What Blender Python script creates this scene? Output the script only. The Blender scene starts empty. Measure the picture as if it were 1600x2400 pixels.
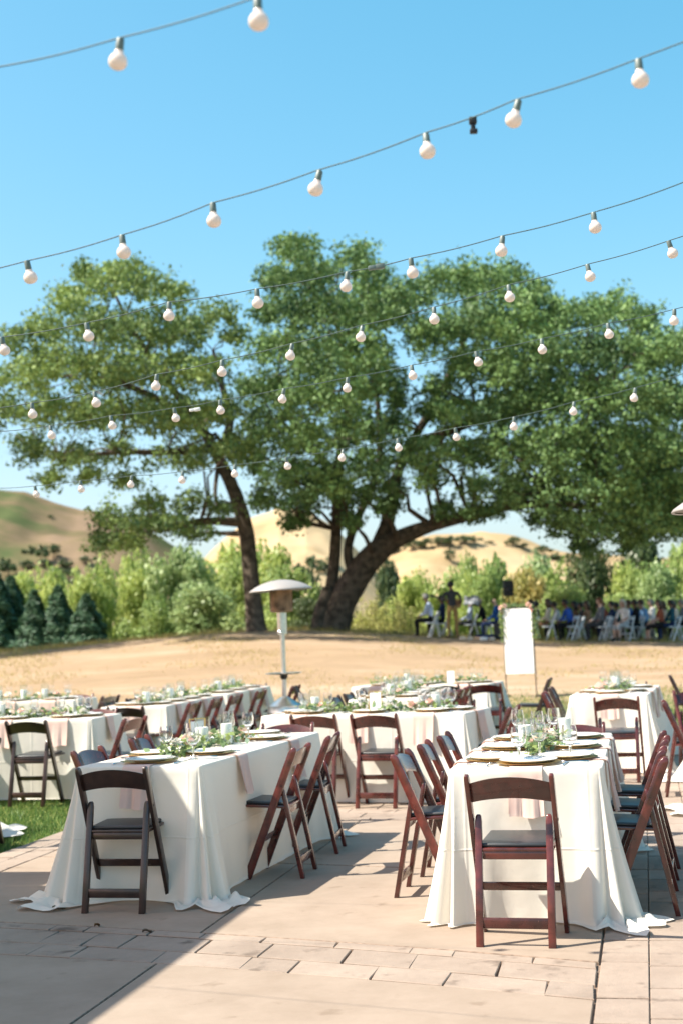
import bpy, bmesh, math, random
import numpy as np
from mathutils import Vector, Matrix

R_ = math.radians
S = bpy.context.scene
COL = S.collection
rng = np.random.default_rng(11)
random.seed(5)

# ------------------------------------------------------------------ camera
CAM_H, FOC, ROLL = 1.48, 3333.0, .04
PITCH = math.atan((1484 - 1200) / FOC)
cp_, sp_ = math.cos(PITCH), math.sin(PITCH)
FV = Vector((0, cp_, sp_)); R0 = Vector((1, 0, 0)); U0 = Vector((0, -sp_, cp_))
UP = U0 * math.cos(ROLL) + R0 * math.sin(ROLL)
RT = R0 * math.cos(ROLL) - U0 * math.sin(ROLL)
cam = bpy.data.cameras.new('camera'); camo = bpy.data.objects.new('camera', cam); COL.objects.link(camo)
m = Matrix.Identity(4)
for i in range(3):
    m[i][0] = RT[i]; m[i][1] = UP[i]; m[i][2] = -FV[i]
m[2][3] = CAM_H
camo.matrix_world = m
cam.sensor_fit = 'HORIZONTAL'; cam.sensor_width = 24.0; cam.lens = 50.0
cam.clip_start = .1; cam.clip_end = 9000
cam.dof.use_dof = True; cam.dof.focus_distance = 7.0; cam.dof.aperture_fstop = 2.6
S.camera = camo

AZ = R_(11.8)
CA, SA = math.cos(AZ), math.sin(AZ)
def W(u, v, z=0.0):            # terrace axes (u across, v away) to world
    return Vector((u * CA + v * SA, -u * SA + v * CA, z))
def UVof(x, y): return (x * CA - y * SA, x * SA + y * CA)

# ------------------------------------------------------------------ light
SH = (.72, .27)                 # shadow run per metre of height, terrace axes
d_ = W(-SH[0], -SH[1], 1).normalized()
SUN_EL = math.asin(d_.z); SUN_AZ = math.atan2(d_.x, d_.y)   # azimuth from +Y towards +X
sun = bpy.data.lights.new('sun', 'SUN'); suno = bpy.data.objects.new('sun', sun); COL.objects.link(suno)
sun.energy = 4.1; sun.angle = R_(.55); sun.color = (1.0, .94, .82)
suno.rotation_euler = d_.to_track_quat('Z', 'Y').to_euler()
wd = bpy.data.worlds.new('World'); S.world = wd; wd.use_nodes = True
nt = wd.node_tree; nt.nodes.clear()
sky = nt.nodes.new('ShaderNodeTexSky'); sky.sky_type = 'NISHITA'; sky.sun_disc = False
sky.sun_elevation = SUN_EL; sky.sun_rotation = SUN_AZ
sky.altitude = 100; sky.air_density = 1.0; sky.dust_density = 2.0; sky.ozone_density = 1.0
bg = nt.nodes.new('ShaderNodeBackground'); bg.inputs[1].default_value = .101
wo = nt.nodes.new('ShaderNodeOutputWorld')
sep = nt.nodes.new('ShaderNodeSeparateColor'); comb = nt.nodes.new('ShaderNodeCombineColor')   # a clearer, deeper blue
nt.links.new(sky.outputs[0], sep.inputs[0])
for i_, (e_, k_) in enumerate(((1.6, .40), (.82, 1.12), (.75, 1.28))):
    mn = nt.nodes.new('ShaderNodeMath'); mn.operation = 'MINIMUM'; mn.inputs[1].default_value = 7
    pw = nt.nodes.new('ShaderNodeMath'); pw.operation = 'POWER'; pw.inputs[1].default_value = e_
    mu = nt.nodes.new('ShaderNodeMath'); mu.operation = 'MULTIPLY'; mu.inputs[1].default_value = k_
    nt.links.new(sep.outputs[i_], mn.inputs[0]); nt.links.new(mn.outputs[0], pw.inputs[0]); nt.links.new(pw.outputs[0], mu.inputs[0]); nt.links.new(mu.outputs[0], comb.inputs[i_])
nt.links.new(comb.outputs[0], bg.inputs[0]); nt.links.new(bg.outputs[0], wo.inputs[0])
S.view_settings.view_transform = 'Standard'; S.view_settings.look = 'None'
S.view_settings.exposure = 1.45; S.view_settings.gamma = 1.0
S.view_settings.use_curve_mapping = False
S.cycles.use_denoising = True
S.cycles.max_bounces = 10; S.cycles.transparent_max_bounces = 24; S.cycles.diffuse_bounces = 4
S.cycles.sample_clamp_indirect = 6.0

# ------------------------------------------------------------------ materials
def nd(t, kind, **kw):
    n = t.nodes.new(kind)
    for k, v in kw.items(): setattr(n, k, v)
    return n
def mat(name, col, rough=.6, spec=.5, metal=0.0, var=0.0, vscale=8.0, col2=None, bump=0.0, bscale=60.0, coat=0.0, coords='Object', detail=5, sub=0.0):
    M = bpy.data.materials.new(name); M.use_nodes = True; t = M.node_tree
    b = t.nodes['Principled BSDF']
    b.inputs['Base Color'].default_value = (*col, 1); b.inputs['Roughness'].default_value = rough
    b.inputs['Metallic'].default_value = metal; b.inputs['Specular IOR Level'].default_value = spec
    b.inputs['Coat Weight'].default_value = coat; b.inputs['Coat Roughness'].default_value = .08
    tc = nd(t, 'ShaderNodeTexCoord')
    if var or col2:
        n = nd(t, 'ShaderNodeTexNoise'); n.inputs['Scale'].default_value = vscale; n.inputs['Detail'].default_value = detail
        t.links.new(tc.outputs[coords], n.inputs['Vector'])
        r = nd(t, 'ShaderNodeValToRGB')
        a = tuple(c * (1 - var) for c in col); c2 = col2 or tuple(min(1, c * (1 + var)) for c in col)
        r.color_ramp.elements[0].position = .34; r.color_ramp.elements[1].position = .66
        r.color_ramp.elements[0].color = (*a, 1); r.color_ramp.elements[1].color = (*c2, 1)
        t.links.new(n.outputs[0], r.inputs[0]); t.links.new(r.outputs[0], b.inputs['Base Color'])
    if bump:
        n2 = nd(t, 'ShaderNodeTexNoise'); n2.inputs['Scale'].default_value = bscale; n2.inputs['Detail'].default_value = 6
        t.links.new(tc.outputs[coords], n2.inputs['Vector'])
        bp = nd(t, 'ShaderNodeBump'); bp.inputs['Strength'].default_value = bump; bp.inputs['Distance'].default_value = .01
        t.links.new(n2.outputs[0], bp.inputs['Height']); t.links.new(bp.outputs[0], b.inputs['Normal'])
    return M
def leafmat(name, c1, c2, trans=.35, rough=.45, scale=3.0, spec=.35):
    """two-sided leaf: diffuse and translucent, tone varied from leaf to leaf by position, dark to lit on the oaks"""
    M = bpy.data.materials.new(name); M.use_nodes = True; t = M.node_tree; t.nodes.remove(t.nodes['Principled BSDF'])
    out = t.nodes['Material Output']
    g = nd(t, 'ShaderNodeNewGeometry'); at = nd(t, 'ShaderNodeAttribute'); at.attribute_name = 'tint'
    n = nd(t, 'ShaderNodeTexNoise'); n.inputs['Scale'].default_value = scale; n.inputs['Detail'].default_value = 2
    t.links.new(g.outputs['Position'], n.inputs['Vector'])
    ma = nd(t, 'ShaderNodeMath', operation='MULTIPLY_ADD'); ma.inputs[1].default_value = .6
    t.links.new(at.outputs['Fac'], ma.inputs[0])
    m2 = nd(t, 'ShaderNodeMath', operation='MULTIPLY'); m2.inputs[1].default_value = .45
    t.links.new(n.outputs[0], m2.inputs[0]); t.links.new(m2.outputs[0], ma.inputs[2])
    mx = nd(t, 'ShaderNodeMix', data_type='RGBA')
    mx.inputs[6].default_value = (*c1, 1); mx.inputs[7].default_value = (*c2, 1)
    mr = nd(t, 'ShaderNodeMapRange'); mr.inputs[1].default_value = .18; mr.inputs[2].default_value = .82
    t.links.new(ma.outputs[0], mr.inputs[0]); t.links.new(mr.outputs[0], mx.inputs[0])
    b = nd(t, 'ShaderNodeBsdfPrincipled'); b.inputs['Roughness'].default_value = rough; b.inputs['Specular IOR Level'].default_value = spec
    t.links.new(mx.outputs[2], b.inputs['Base Color'])
    tr = nd(t, 'ShaderNodeBsdfTranslucent')
    hs = nd(t, 'ShaderNodeHueSaturation'); hs.inputs['Hue'].default_value = .485; hs.inputs['Value'].default_value = 1.3
    t.links.new(mx.outputs[2], hs.inputs['Color']); t.links.new(hs.outputs[0], tr.inputs[0])
    ms = nd(t, 'ShaderNodeMixShader'); ms.inputs[0].default_value = trans
    t.links.new(b.outputs[0], ms.inputs[1]); t.links.new(tr.outputs[0], ms.inputs[2]); t.links.new(ms.outputs[0], out.inputs[0])
    return M
def glassmat(name, tint=(.97, .99, .99)):
    M = bpy.data.materials.new(name); M.use_nodes = True; t = M.node_tree; t.nodes.remove(t.nodes['Principled BSDF'])
    out = t.nodes['Material Output']
    tr = nd(t, 'ShaderNodeBsdfTransparent'); tr.inputs[0].default_value = (*tint, 1)
    gl = nd(t, 'ShaderNodeBsdfGlossy'); gl.inputs['Roughness'].default_value = .02
    lw = nd(t, 'ShaderNodeLayerWeight'); lw.inputs['Blend'].default_value = .5
    pw = nd(t, 'ShaderNodeMath', operation='POWER'); pw.inputs[1].default_value = 2.6
    t.links.new(lw.outputs['Facing'], pw.inputs[0])
    mr = nd(t, 'ShaderNodeMath', operation='MULTIPLY_ADD'); mr.inputs[1].default_value = .6; mr.inputs[2].default_value = .04
    t.links.new(pw.outputs[0], mr.inputs[0])
    ms = nd(t, 'ShaderNodeMixShader')
    t.links.new(mr.outputs[0], ms.inputs[0]); t.links.new(tr.outputs[0], ms.inputs[1]); t.links.new(gl.outputs[0], ms.inputs[2])
    t.links.new(ms.outputs[0], out.inputs[0])
    return M
def clothmat(name, col, trans=.18, wscale=900, weave=.12):
    M = bpy.data.materials.new(name); M.use_nodes = True; t = M.node_tree; b = t.nodes['Principled BSDF']; out = t.nodes['Material Output']
    b.inputs['Base Color'].default_value = (*col, 1); b.inputs['Roughness'].default_value = .75; b.inputs['Specular IOR Level'].default_value = .25
    b.inputs['Sheen Weight'].default_value = .15
    tc = nd(t, 'ShaderNodeTexCoord')
    n = nd(t, 'ShaderNodeTexNoise'); n.inputs['Scale'].default_value = wscale
    n1 = nd(t, 'ShaderNodeTexNoise'); n1.inputs['Scale'].default_value = 5; n1.inputs['Detail'].default_value = 3
    t.links.new(tc.outputs['Object'], n.inputs['Vector']); t.links.new(tc.outputs['Object'], n1.inputs['Vector'])
    b1 = nd(t, 'ShaderNodeBump'); b1.inputs['Strength'].default_value = weave; b1.inputs['Distance'].default_value = .001
    sx = nd(t, 'ShaderNodeSeparateXYZ'); t.links.new(tc.outputs['Object'], sx.inputs[0]); hs_ = []
    for k_, per in ((0, .62), (1, .58), (2, .43)):                     # ironed fold lines
        ad = nd(t, 'ShaderNodeMath', operation='MULTIPLY_ADD'); ad.inputs[1].default_value = 1 / per; ad.inputs[2].default_value = .5 if k_ < 2 else .15
        pp_ = nd(t, 'ShaderNodeMath', operation='PINGPONG'); pp_.inputs[1].default_value = .5
        mr_ = nd(t, 'ShaderNodeMapRange'); mr_.inputs[1].default_value = 0; mr_.inputs[2].default_value = .018; mr_.inputs[3].default_value = 1; mr_.inputs[4].default_value = 0
        t.links.new(sx.outputs[k_], ad.inputs[0]); t.links.new(ad.outputs[0], pp_.inputs[0]); t.links.new(pp_.outputs[0], mr_.inputs[0]); hs_.append(mr_)
    s1 = nd(t, 'ShaderNodeMath', operation='ADD'); s2 = nd(t, 'ShaderNodeMath', operation='ADD')
    t.links.new(hs_[0].outputs[0], s1.inputs[0]); t.links.new(hs_[1].outputs[0], s1.inputs[1]); t.links.new(s1.outputs[0], s2.inputs[0]); t.links.new(hs_[2].outputs[0], s2.inputs[1])
    bc = nd(t, 'ShaderNodeBump'); bc.inputs['Strength'].default_value = .5; bc.inputs['Distance'].default_value = .004; t.links.new(s2.outputs[0], bc.inputs['Height'])
    n9 = nd(t, 'ShaderNodeTexNoise'); n9.inputs['Scale'].default_value = 22; n9.inputs['Detail'].default_value = 4; t.links.new(tc.outputs['Object'], n9.inputs['Vector'])
    b9 = nd(t, 'ShaderNodeBump'); b9.inputs['Strength'].default_value = .22; b9.inputs['Distance'].default_value = .006; t.links.new(n9.outputs[0], b9.inputs['Height']); t.links.new(bc.outputs[0], b9.inputs['Normal'])
    b2 = nd(t, 'ShaderNodeBump'); b2.inputs['Strength'].default_value = .35; b2.inputs['Distance'].default_value = .012
    t.links.new(n.outputs[0], b1.inputs['Height']); t.links.new(n1.outputs[0], b2.inputs['Height']); t.links.new(b9.outputs[0], b2.inputs['Normal']); t.links.new(b2.outputs[0], b1.inputs['Normal'])
    t.links.new(b1.outputs[0], b.inputs['Normal'])
    tr = nd(t, 'ShaderNodeBsdfTranslucent'); tr.inputs[0].default_value = (*[c * .9 for c in col], 1)
    ms = nd(t, 'ShaderNodeMixShader'); ms.inputs[0].default_value = trans
    t.links.new(b.outputs[0], ms.inputs[1]); t.links.new(tr.outputs[0], ms.inputs[2]); t.links.new(ms.outputs[0], out.inputs[0])
    return M

M = {}
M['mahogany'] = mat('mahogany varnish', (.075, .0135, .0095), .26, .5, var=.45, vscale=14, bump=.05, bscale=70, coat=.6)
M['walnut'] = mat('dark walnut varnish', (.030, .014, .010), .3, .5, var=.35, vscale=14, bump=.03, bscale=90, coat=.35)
M['vinyl'] = mat('black vinyl', (.022, .025, .028), .38, .5, bump=.06, bscale=220)
M['white_paint'] = mat('white resin', (.72, .73, .74), .4)
M['cloth'] = clothmat('ivory table linen', (.84, .80, .715), trans=.28)
M['blush'] = clothmat('blush napkin linen', (.80, .60, .52), trans=.25)
M['china'] = mat('white china', (.80, .79, .77), .15, .5, coat=.2)
M['gold'] = mat('gold rim', (.72, .50, .20), .28, metal=1.0)
M['steel'] = mat('brushed steel', (.62, .62, .60), .3, metal=1.0, var=.08, vscale=30)
M['silver'] = mat('polished silver', (.70, .70, .70), .15, metal=1.0)
M['alum'] = mat('dome aluminium', (.33, .305, .285), .5, metal=.2)
M['burner'] = mat('scorched burner screen', (.20, .12, .07), .5, metal=.6, var=.5, vscale=9)
M['glass'] = glassmat('clear glass')
M['goblet'] = mat('goblet glass', (1, 1, 1), .0); M['goblet'].node_tree.nodes['Principled BSDF'].inputs['Transmission Weight'].default_value = 1.0
M['goblet'].node_tree.nodes['Principled BSDF'].inputs['IOR'].default_value = 1.45
M['watr'] = mat('water', (1, 1, 1), .0); M['watr'].node_tree.nodes['Principled BSDF'].inputs['Transmission Weight'].default_value = 1.0
M['watr'].node_tree.nodes['Principled BSDF'].inputs['IOR'].default_value = 1.33
M['wax'] = mat('ivory wax', (.82, .79, .72), .5)
M['wick'] = mat('wick', (.03, .03, .03), .9)
M['card'] = mat('white card', (.82, .81, .81), .6)
M['ink'] = mat('grey ink', (.55, .53, .52), .7)
M['euc'] = leafmat('eucalyptus leaves', (.09, .17, .11), (.26, .33, .10), .3, .5, 30)
M['rosew'] = mat('cream petals', (.82, .76, .66), .6)
M['roseb'] = mat('blush petals', (.80, .56, .48), .6)
M['bulbglass'] = clothmat('frosted bulb', (.90, .81, .76), trans=.4, weave=0); _b = M['bulbglass'].node_tree.nodes['Principled BSDF']; _b.inputs['Roughness'].default_value = .22; _b.inputs['Coat Weight'].default_value = 1; _b.inputs['Sheen Weight'].default_value = 0; _b.inputs['Coat Roughness'].default_value = .16
for _l in list(M['bulbglass'].node_tree.links):
    if _l.to_socket.name == 'Normal' and _l.to_node == _b: M['bulbglass'].node_tree.links.remove(_l)
M['cable'] = mat('green cable', (.02, .055, .055), .55)
M['socket'] = mat('green socket', (.12, .16, .15), .45)
M['black'] = mat('matt black', (.012, .012, .014), .5)
M['bark'] = mat('oak bark', (.095, .075, .058), .95, .2, var=.5, vscale=5, bump=.9, bscale=9)
M['barklight'] = mat('pale bark', (.22, .19, .15), .9, .2, var=.4, vscale=6, bump=.5, bscale=12)
M['grass'] = leafmat('lawn blades', (.045, .115, .028), (.16, .25, .06), .3, .5, 2.2)
M['drygrass'] = leafmat('dry tufts', (.36, .27, .11), (.40, .36, .10), .3, .6, 1.2)
M['stucco'] = mat('stucco', (.72, .66, .56), .9)
M['shingle'] = mat('roofing', (.16, .13, .11), .9)
M['wood'] = mat('guitar spruce', (.40, .2, .07), .35)
M['grey'] = mat('grey cover', (.42, .43, .46), .7)

# ------------------------------------------------------------------ mesh helpers
def link(o, parent=None):
    COL.objects.link(o)
    if parent is not None: o.parent = parent
    return o
def obj(name, me, material=None, parent=None):
    if material is not None and not me.materials: me.materials.append(material)
    return link(bpy.data.objects.new(name, me), parent)
def tag(o, label=None, cat=None, group=None, kind=None):
    if label: o['label'] = label
    if cat: o['category'] = cat
    if group: o['group'] = group
    if kind: o['kind'] = kind
    return o
def empty(name, loc=(0, 0, 0), rz=0.0):
    o = bpy.data.objects.new(name, None); COL.objects.link(o); o.location = loc; o.rotation_euler = (0, 0, rz)
    o.empty_display_size = .1
    return o
def kids(o): return [c for c in CH.get(o.name, [])]
CH = {}
def child(name, me, material, parent):
    o = obj(name, me, material, parent); CH.setdefault(parent.name, []).append(o); return o
def copy_tree(o, parent=None):
    c = o.copy(); COL.objects.link(c)
    if parent is not None:
        c.parent = parent; CH.setdefault(parent.name, []).append(c)
    for ch in CH.get(o.name, []): copy_tree(ch, c)
    return c
def bm_mesh(bm, name, smooth=True):
    me = bpy.data.meshes.new(name); bm.to_mesh(me); bm.free()
    if smooth: me.polygons.foreach_set('use_smooth', [True] * len(me.polygons))
    return me
def np_mesh(name, V, F, smooth=False, attrs=None):
    """V (n,3), F (m,k) with k 3 or 4"""
    V = np.asarray(V, np.float32); F = np.asarray(F, np.int32); k = F.shape[1]
    me = bpy.data.meshes.new(name)
    me.vertices.add(len(V)); me.vertices.foreach_set('co', V.ravel())
    me.loops.add(F.size); me.loops.foreach_set('vertex_index', F.ravel())
    me.polygons.add(len(F)); me.polygons.foreach_set('loop_start', np.arange(len(F), dtype=np.int32) * k)
    me.polygons.foreach_set('loop_total', np.full(len(F), k, np.int32))
    if smooth: me.polygons.foreach_set('use_smooth', np.ones(len(F), bool))
    if attrs is not None:
        for an, av in attrs.items():
            a = me.attributes.new(an, 'FLOAT', 'POINT'); a.data.foreach_set('value', np.asarray(av, np.float32))
    me.update(calc_edges=True); me.validate()
    return me
def box(bm, c, s, mtx=None, bev=0.0, seg=2):
    r = bmesh.ops.create_cube(bm, size=1.0)
    vs = r['verts']
    bmesh.ops.scale(bm, vec=Vector(s), verts=vs)
    if mtx is not None: bmesh.ops.transform(bm, matrix=mtx, verts=vs)
    bmesh.ops.translate(bm, vec=Vector(c), verts=vs)
    if bev:
        es = {e for v in vs for e in v.link_edges}
        bmesh.ops.bevel(bm, geom=list(es), offset=bev, segments=seg, affect='EDGES', profile=.5)
def loft(bm, secs, bev=0.0):
    """rectangular sections (x,y,z,hx,hy) stacked upward"""
    rings = []
    for x, y, z, hx, hy in secs:
        rings.append([bm.verts.new((x + a * hx, y + b * hy, z)) for a, b in ((-1, -1), (1, -1), (1, 1), (-1, 1))])
    fs = []
    for a, b in zip(rings, rings[1:]):
        for i in range(4): fs.append(bm.faces.new((a[i], a[(i + 1) % 4], b[(i + 1) % 4], b[i])))
    fs.append(bm.faces.new(rings[0][::-1])); fs.append(bm.faces.new(rings[-1]))
    if bev:
        es = {e for f in fs for e in f.edges if (len(e.link_faces) == 2 and e.link_faces[0].normal.angle(e.link_faces[1].normal, 0) > .5)}
        bmesh.ops.recalc_face_normals(bm, faces=fs)
        es = [e for e in {e for f in fs for e in f.edges} if e.calc_face_angle(0) > .5]
        bmesh.ops.bevel(bm, geom=es, offset=bev, segments=2, affect='EDGES', profile=.5)
def lathe(bm, prof, n=24, c=(0, 0, 0), cap=True):
    rings = []
    for r, z in prof:
        rings.append([bm.verts.new((c[0] + max(r, 1e-4) * math.cos(2 * math.pi * i / n), c[1] + max(r, 1e-4) * math.sin(2 * math.pi * i / n), c[2] + z)) for i in range(n)])
    for a, b in zip(rings, rings[1:]):
        for i in range(n): bm.faces.new((a[i], a[(i + 1) % n], b[(i + 1) % n], b[i]))
    if cap:
        bm.faces.new(rings[0][::-1]); bm.faces.new(rings[-1])
def tube(bm, pts, rad, n=8, cap=True):
    pts = [Vector(p) for p in pts]
    if not hasattr(rad, '__len__'): rad = [rad] * len(pts)
    rings = []; prev = None
    for i, p in enumerate(pts):
        t = (pts[min(i + 1, len(pts) - 1)] - pts[max(i - 1, 0)]).normalized()
        a = t.orthogonal().normalized() if prev is None else (prev - t * prev.dot(t)).normalized()
        prev = a; b = t.cross(a)
        rings.append([bm.verts.new(p + (a * math.cos(2 * math.pi * k / n) + b * math.sin(2 * math.pi * k / n)) * rad[i]) for k in range(n)])
    for a, b in zip(rings, rings[1:]):
        for k in range(n): bm.faces.new((a[k], a[(k + 1) % n], b[(k + 1) % n], b[k]))
    if cap: bm.faces.new(rings[0][::-1]); bm.faces.new(rings[-1])
def lathe_mesh(name, prof, n=24, cap=True):
    bm = bmesh.new(); lathe(bm, prof, n, cap=cap); return sharp(bm_mesh(bm, name))
def sharp(me, ang=40):
    try: me.set_sharp_from_angle(angle=R_(ang))
    except Exception: pass
    return me
def B(): return bmesh.new()
def at(px, py, Y):              # a point seen at a place in the photograph, at distance Y
    d = FV + RT * ((px - 800) / FOC) + UP * ((1200 - py) / FOC)
    t = Y / d.y
    return Vector((d.x * t, Y, CAM_H + d.z * t))

# ------------------------------------------------------------------ ground
def sstep(a, b, x):
    t = np.clip((x - a) / (b - a), 0, 1); return t * t * (3 - 2 * t)
def ground_z(x, y):
    x = np.asarray(x, float); y = np.asarray(y, float)
    kx = np.array([-60, -30, -16, -10, -5, -2.8, -.3, 1.6, 3.3, 6, 9, 14, 30, 60.])
    kz = np.array([.7, .9, 1.2, 1.36, 1.60, 1.69, 1.61, 1.40, 1.20, 1.0, .88, .75, .6, .5])
    crest = sum(np.interp(x + o, kx, kz) for o in (-1.2, -.6, 0, .6, 1.2)) / 5
    z = crest * sstep(20, 45, y) ** .9
    z = z + .035 * np.sin(x * .55 + 1.3) * np.sin(y * .41) * sstep(18, 26, y)
    z = z - (6.0 + crest) * sstep(47.5, 66, y)
    # the far side of the valley and rolling ground to the horizon
    z = z + 4.0 * sstep(120, 260, y)
    return z - .03
def axis(lo, hi, near, far_step):
    a = [near[0]]; s = near[2]
    while a[-1] < near[1]: a.append(a[-1] + s)
    st = s
    while a[-1] < hi: st *= 1.18; a.append(a[-1] + min(st, far_step))
    b = [near[0]]; st = s
    while b[-1] > lo: st *= 1.18; b.append(b[-1] - min(st, far_step))
    return np.array(b[::-1][:-1] + a)
gx = axis(-3500, 3500, (-16, 18, .5), 250); gy = axis(-400, 6000, (6, 66, .5), 250)
X, Y = np.meshgrid(gx, gy)
Z = ground_z(X, Y)
V = np.stack([X, Y, Z], -1).reshape(-1, 3)
nx, ny = len(gx), len(gy)
I = np.arange(nx * ny).reshape(ny, nx)
F = np.stack([I[:-1, :-1], I[:-1, 1:], I[1:, 1:], I[1:, :-1]], -1).reshape(-1, 4)
def ground_mat():
    Mg = bpy.data.materials.new('dry lawn and turf'); Mg.use_nodes = True; t = Mg.node_tree; b = t.nodes['Principled BSDF']
    b.inputs['Roughness'].default_value = 1.0; b.inputs['Specular IOR Level'].default_value = .1
    g = nd(t, 'ShaderNodeNewGeometry'); sx = nd(t, 'ShaderNodeSeparateXYZ'); t.links.new(g.outputs['Position'], sx.inputs[0])
    n = nd(t, 'ShaderNodeTexNoise'); n.inputs['Scale'].default_value = .35; n.inputs['Detail'].default_value = 8; n.inputs['Roughness'].default_value = .65
    n2 = nd(t, 'ShaderNodeTexNoise'); n2.inputs['Scale'].default_value = 3.2; n2.inputs['Detail'].default_value = 8; n2.inputs['Roughness'].default_value = .7
    n3 = nd(t, 'ShaderNodeTexNoise'); n3.inputs['Scale'].default_value = 45; n3.inputs['Detail'].default_value = 4
    mp = nd(t, 'ShaderNodeMapping'); mp.inputs['Scale'].default_value = (.45, 1.6, 1)
    t.links.new(g.outputs['Position'], mp.inputs[0])
    for q in (n, n2): t.links.new(mp.outputs[0], q.inputs['Vector'])
    t.links.new(g.outputs['Position'], n3.inputs['Vector'])
    r = nd(t, 'ShaderNodeValToRGB'); r.color_ramp.elements[0].position = .36; r.color_ramp.elements[1].position = .66
    r.color_ramp.elements[0].color = (.305, .218, .135, 1); r.color_ramp.elements[1].color = (.415, .32, .228, 1)
    e = r.color_ramp.elements.new(.52); e.color = (.355, .255, .163, 1)
    t.links.new(n.outputs[0], r.inputs[0])
    mxa = nd(t, 'ShaderNodeMix', data_type='RGBA', blend_type='OVERLAY'); mxa.inputs[0].default_value = .4
    t.links.new(r.outputs[0], mxa.inputs[6]); t.links.new(n2.outputs[0], mxa.inputs[7])
    # green turf close to the terrace, yellowing away from it
    ma = nd(t, 'ShaderNodeMath', operation='MULTIPLY_ADD'); ma.inputs[1].default_value = 7.0
    t.links.new(n2.outputs[0], ma.inputs[0]); t.links.new(sx.outputs['Y'], ma.inputs[2])
    mr = nd(t, 'ShaderNodeMapRange'); mr.inputs[1].default_value = 24; mr.inputs[2].default_value = 30.5; mr.inputs[3].default_value = 1; mr.inputs[4].default_value = 0
    t.links.new(ma.outputs[0], mr.inputs[0])
    gr = nd(t, 'ShaderNodeValToRGB'); gr.color_ramp.elements[0].color = (.075, .12, .03, 1); gr.color_ramp.elements[1].color = (.24, .24, .075, 1)
    gr.color_ramp.elements[0].position = .3; gr.color_ramp.elements[1].position = .7
    t.links.new(n2.outputs[0], gr.inputs[0])
    mx = nd(t, 'ShaderNodeMix', data_type='RGBA'); t.links.new(mr.outputs[0], mx.inputs[0])
    t.links.new(mxa.outputs[2], mx.inputs[6]); t.links.new(gr.outputs[0], mx.inputs[7])
    # valley floor beyond the crest
    mr2 = nd(t, 'ShaderNodeMapRange'); mr2.inputs[1].default_value = 49; mr2.inputs[2].default_value = 53
    t.links.new(sx.outputs['Y'], mr2.inputs[0])
    mx2 = nd(t, 'ShaderNodeMix', data_type='RGBA'); t.links.new(mr2.outputs[0], mx2.inputs[0])
    t.links.new(mx.outputs[2], mx2.inputs[6]); mx2.inputs[7].default_value = (.10, .12, .045, 1)
    t.links.new(mx2.outputs[2], b.inputs['Base Color'])
    bp = nd(t, 'ShaderNodeBump'); bp.inputs['Strength'].default_value = .8; bp.inputs['Distance'].default_value = .03
    t.links.new(n3.outputs[0], bp.inputs['Height'])
    bp2 = nd(t, 'ShaderNodeBump'); bp2.inputs['Strength'].default_value = .5; bp2.inputs['Distance'].default_value = .12
    t.links.new(n2.outputs[0], bp2.inputs['Height']); t.links.new(bp.outputs[0], bp2.inputs['Normal'])
    t.links.new(bp2.outputs[0], b.inputs['Normal'])
    return Mg
tag(obj('ground', np_mesh('ground', V, F, True), ground_mat()), kind='structure')

# ------------------------------------------------------------------ hills
def vnoise(x, y, s, seed=0):
    r = np.zeros_like(x)
    g = np.random.default_rng(seed)
    for k in range(5):
        for _ in range(3):
            a = g.uniform(0, 2 * math.pi); f = 2 ** k / s
            r += np.sin((x * math.cos(a) + y * math.sin(a)) * f * 2 * math.pi + g.uniform(0, 6.28)) / 2 ** k / 3
    return r
def hill_mat(name, ca, cb, cc, sc):
    Mh = bpy.data.materials.new(name); Mh.use_nodes = True; t = Mh.node_tree; b = t.nodes['Principled BSDF']
    b.inputs['Roughness'].default_value = 1; b.inputs['Specular IOR Level'].default_value = 0
    g = nd(t, 'ShaderNodeNewGeometry')
    n = nd(t, 'ShaderNodeTexNoise'); n.inputs['Scale'].default_value = sc; n.inputs['Detail'].default_value = 9; n.inputs['Roughness'].default_value = .62
    t.links.new(g.outputs['Position'], n.inputs['Vector'])
    r = nd(t, 'ShaderNodeValToRGB'); r.color_ramp.elements[0].position = .38; r.color_ramp.elements[1].position = .62
    r.color_ramp.elements[0].color = (*ca, 1); r.color_ramp.elements[1].color = (*cc, 1)
    e = r.color_ramp.elements.new(.5); e.color = (*cb, 1)
    t.links.new(n.outputs[0], r.inputs[0]); t.links.new(r.outputs[0], b.inputs['Base Color'])
    return Mh
HM_L = hill_mat('scrub hillside', (.075, .095, .042), (.15, .118, .07), (.215, .155, .105), .02)
HM_T = hill_mat('dry grass hillside', (.27, .20, .11), (.37, .275, .155), (.43, .33, .20), .016)
HILLS = {}
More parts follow.
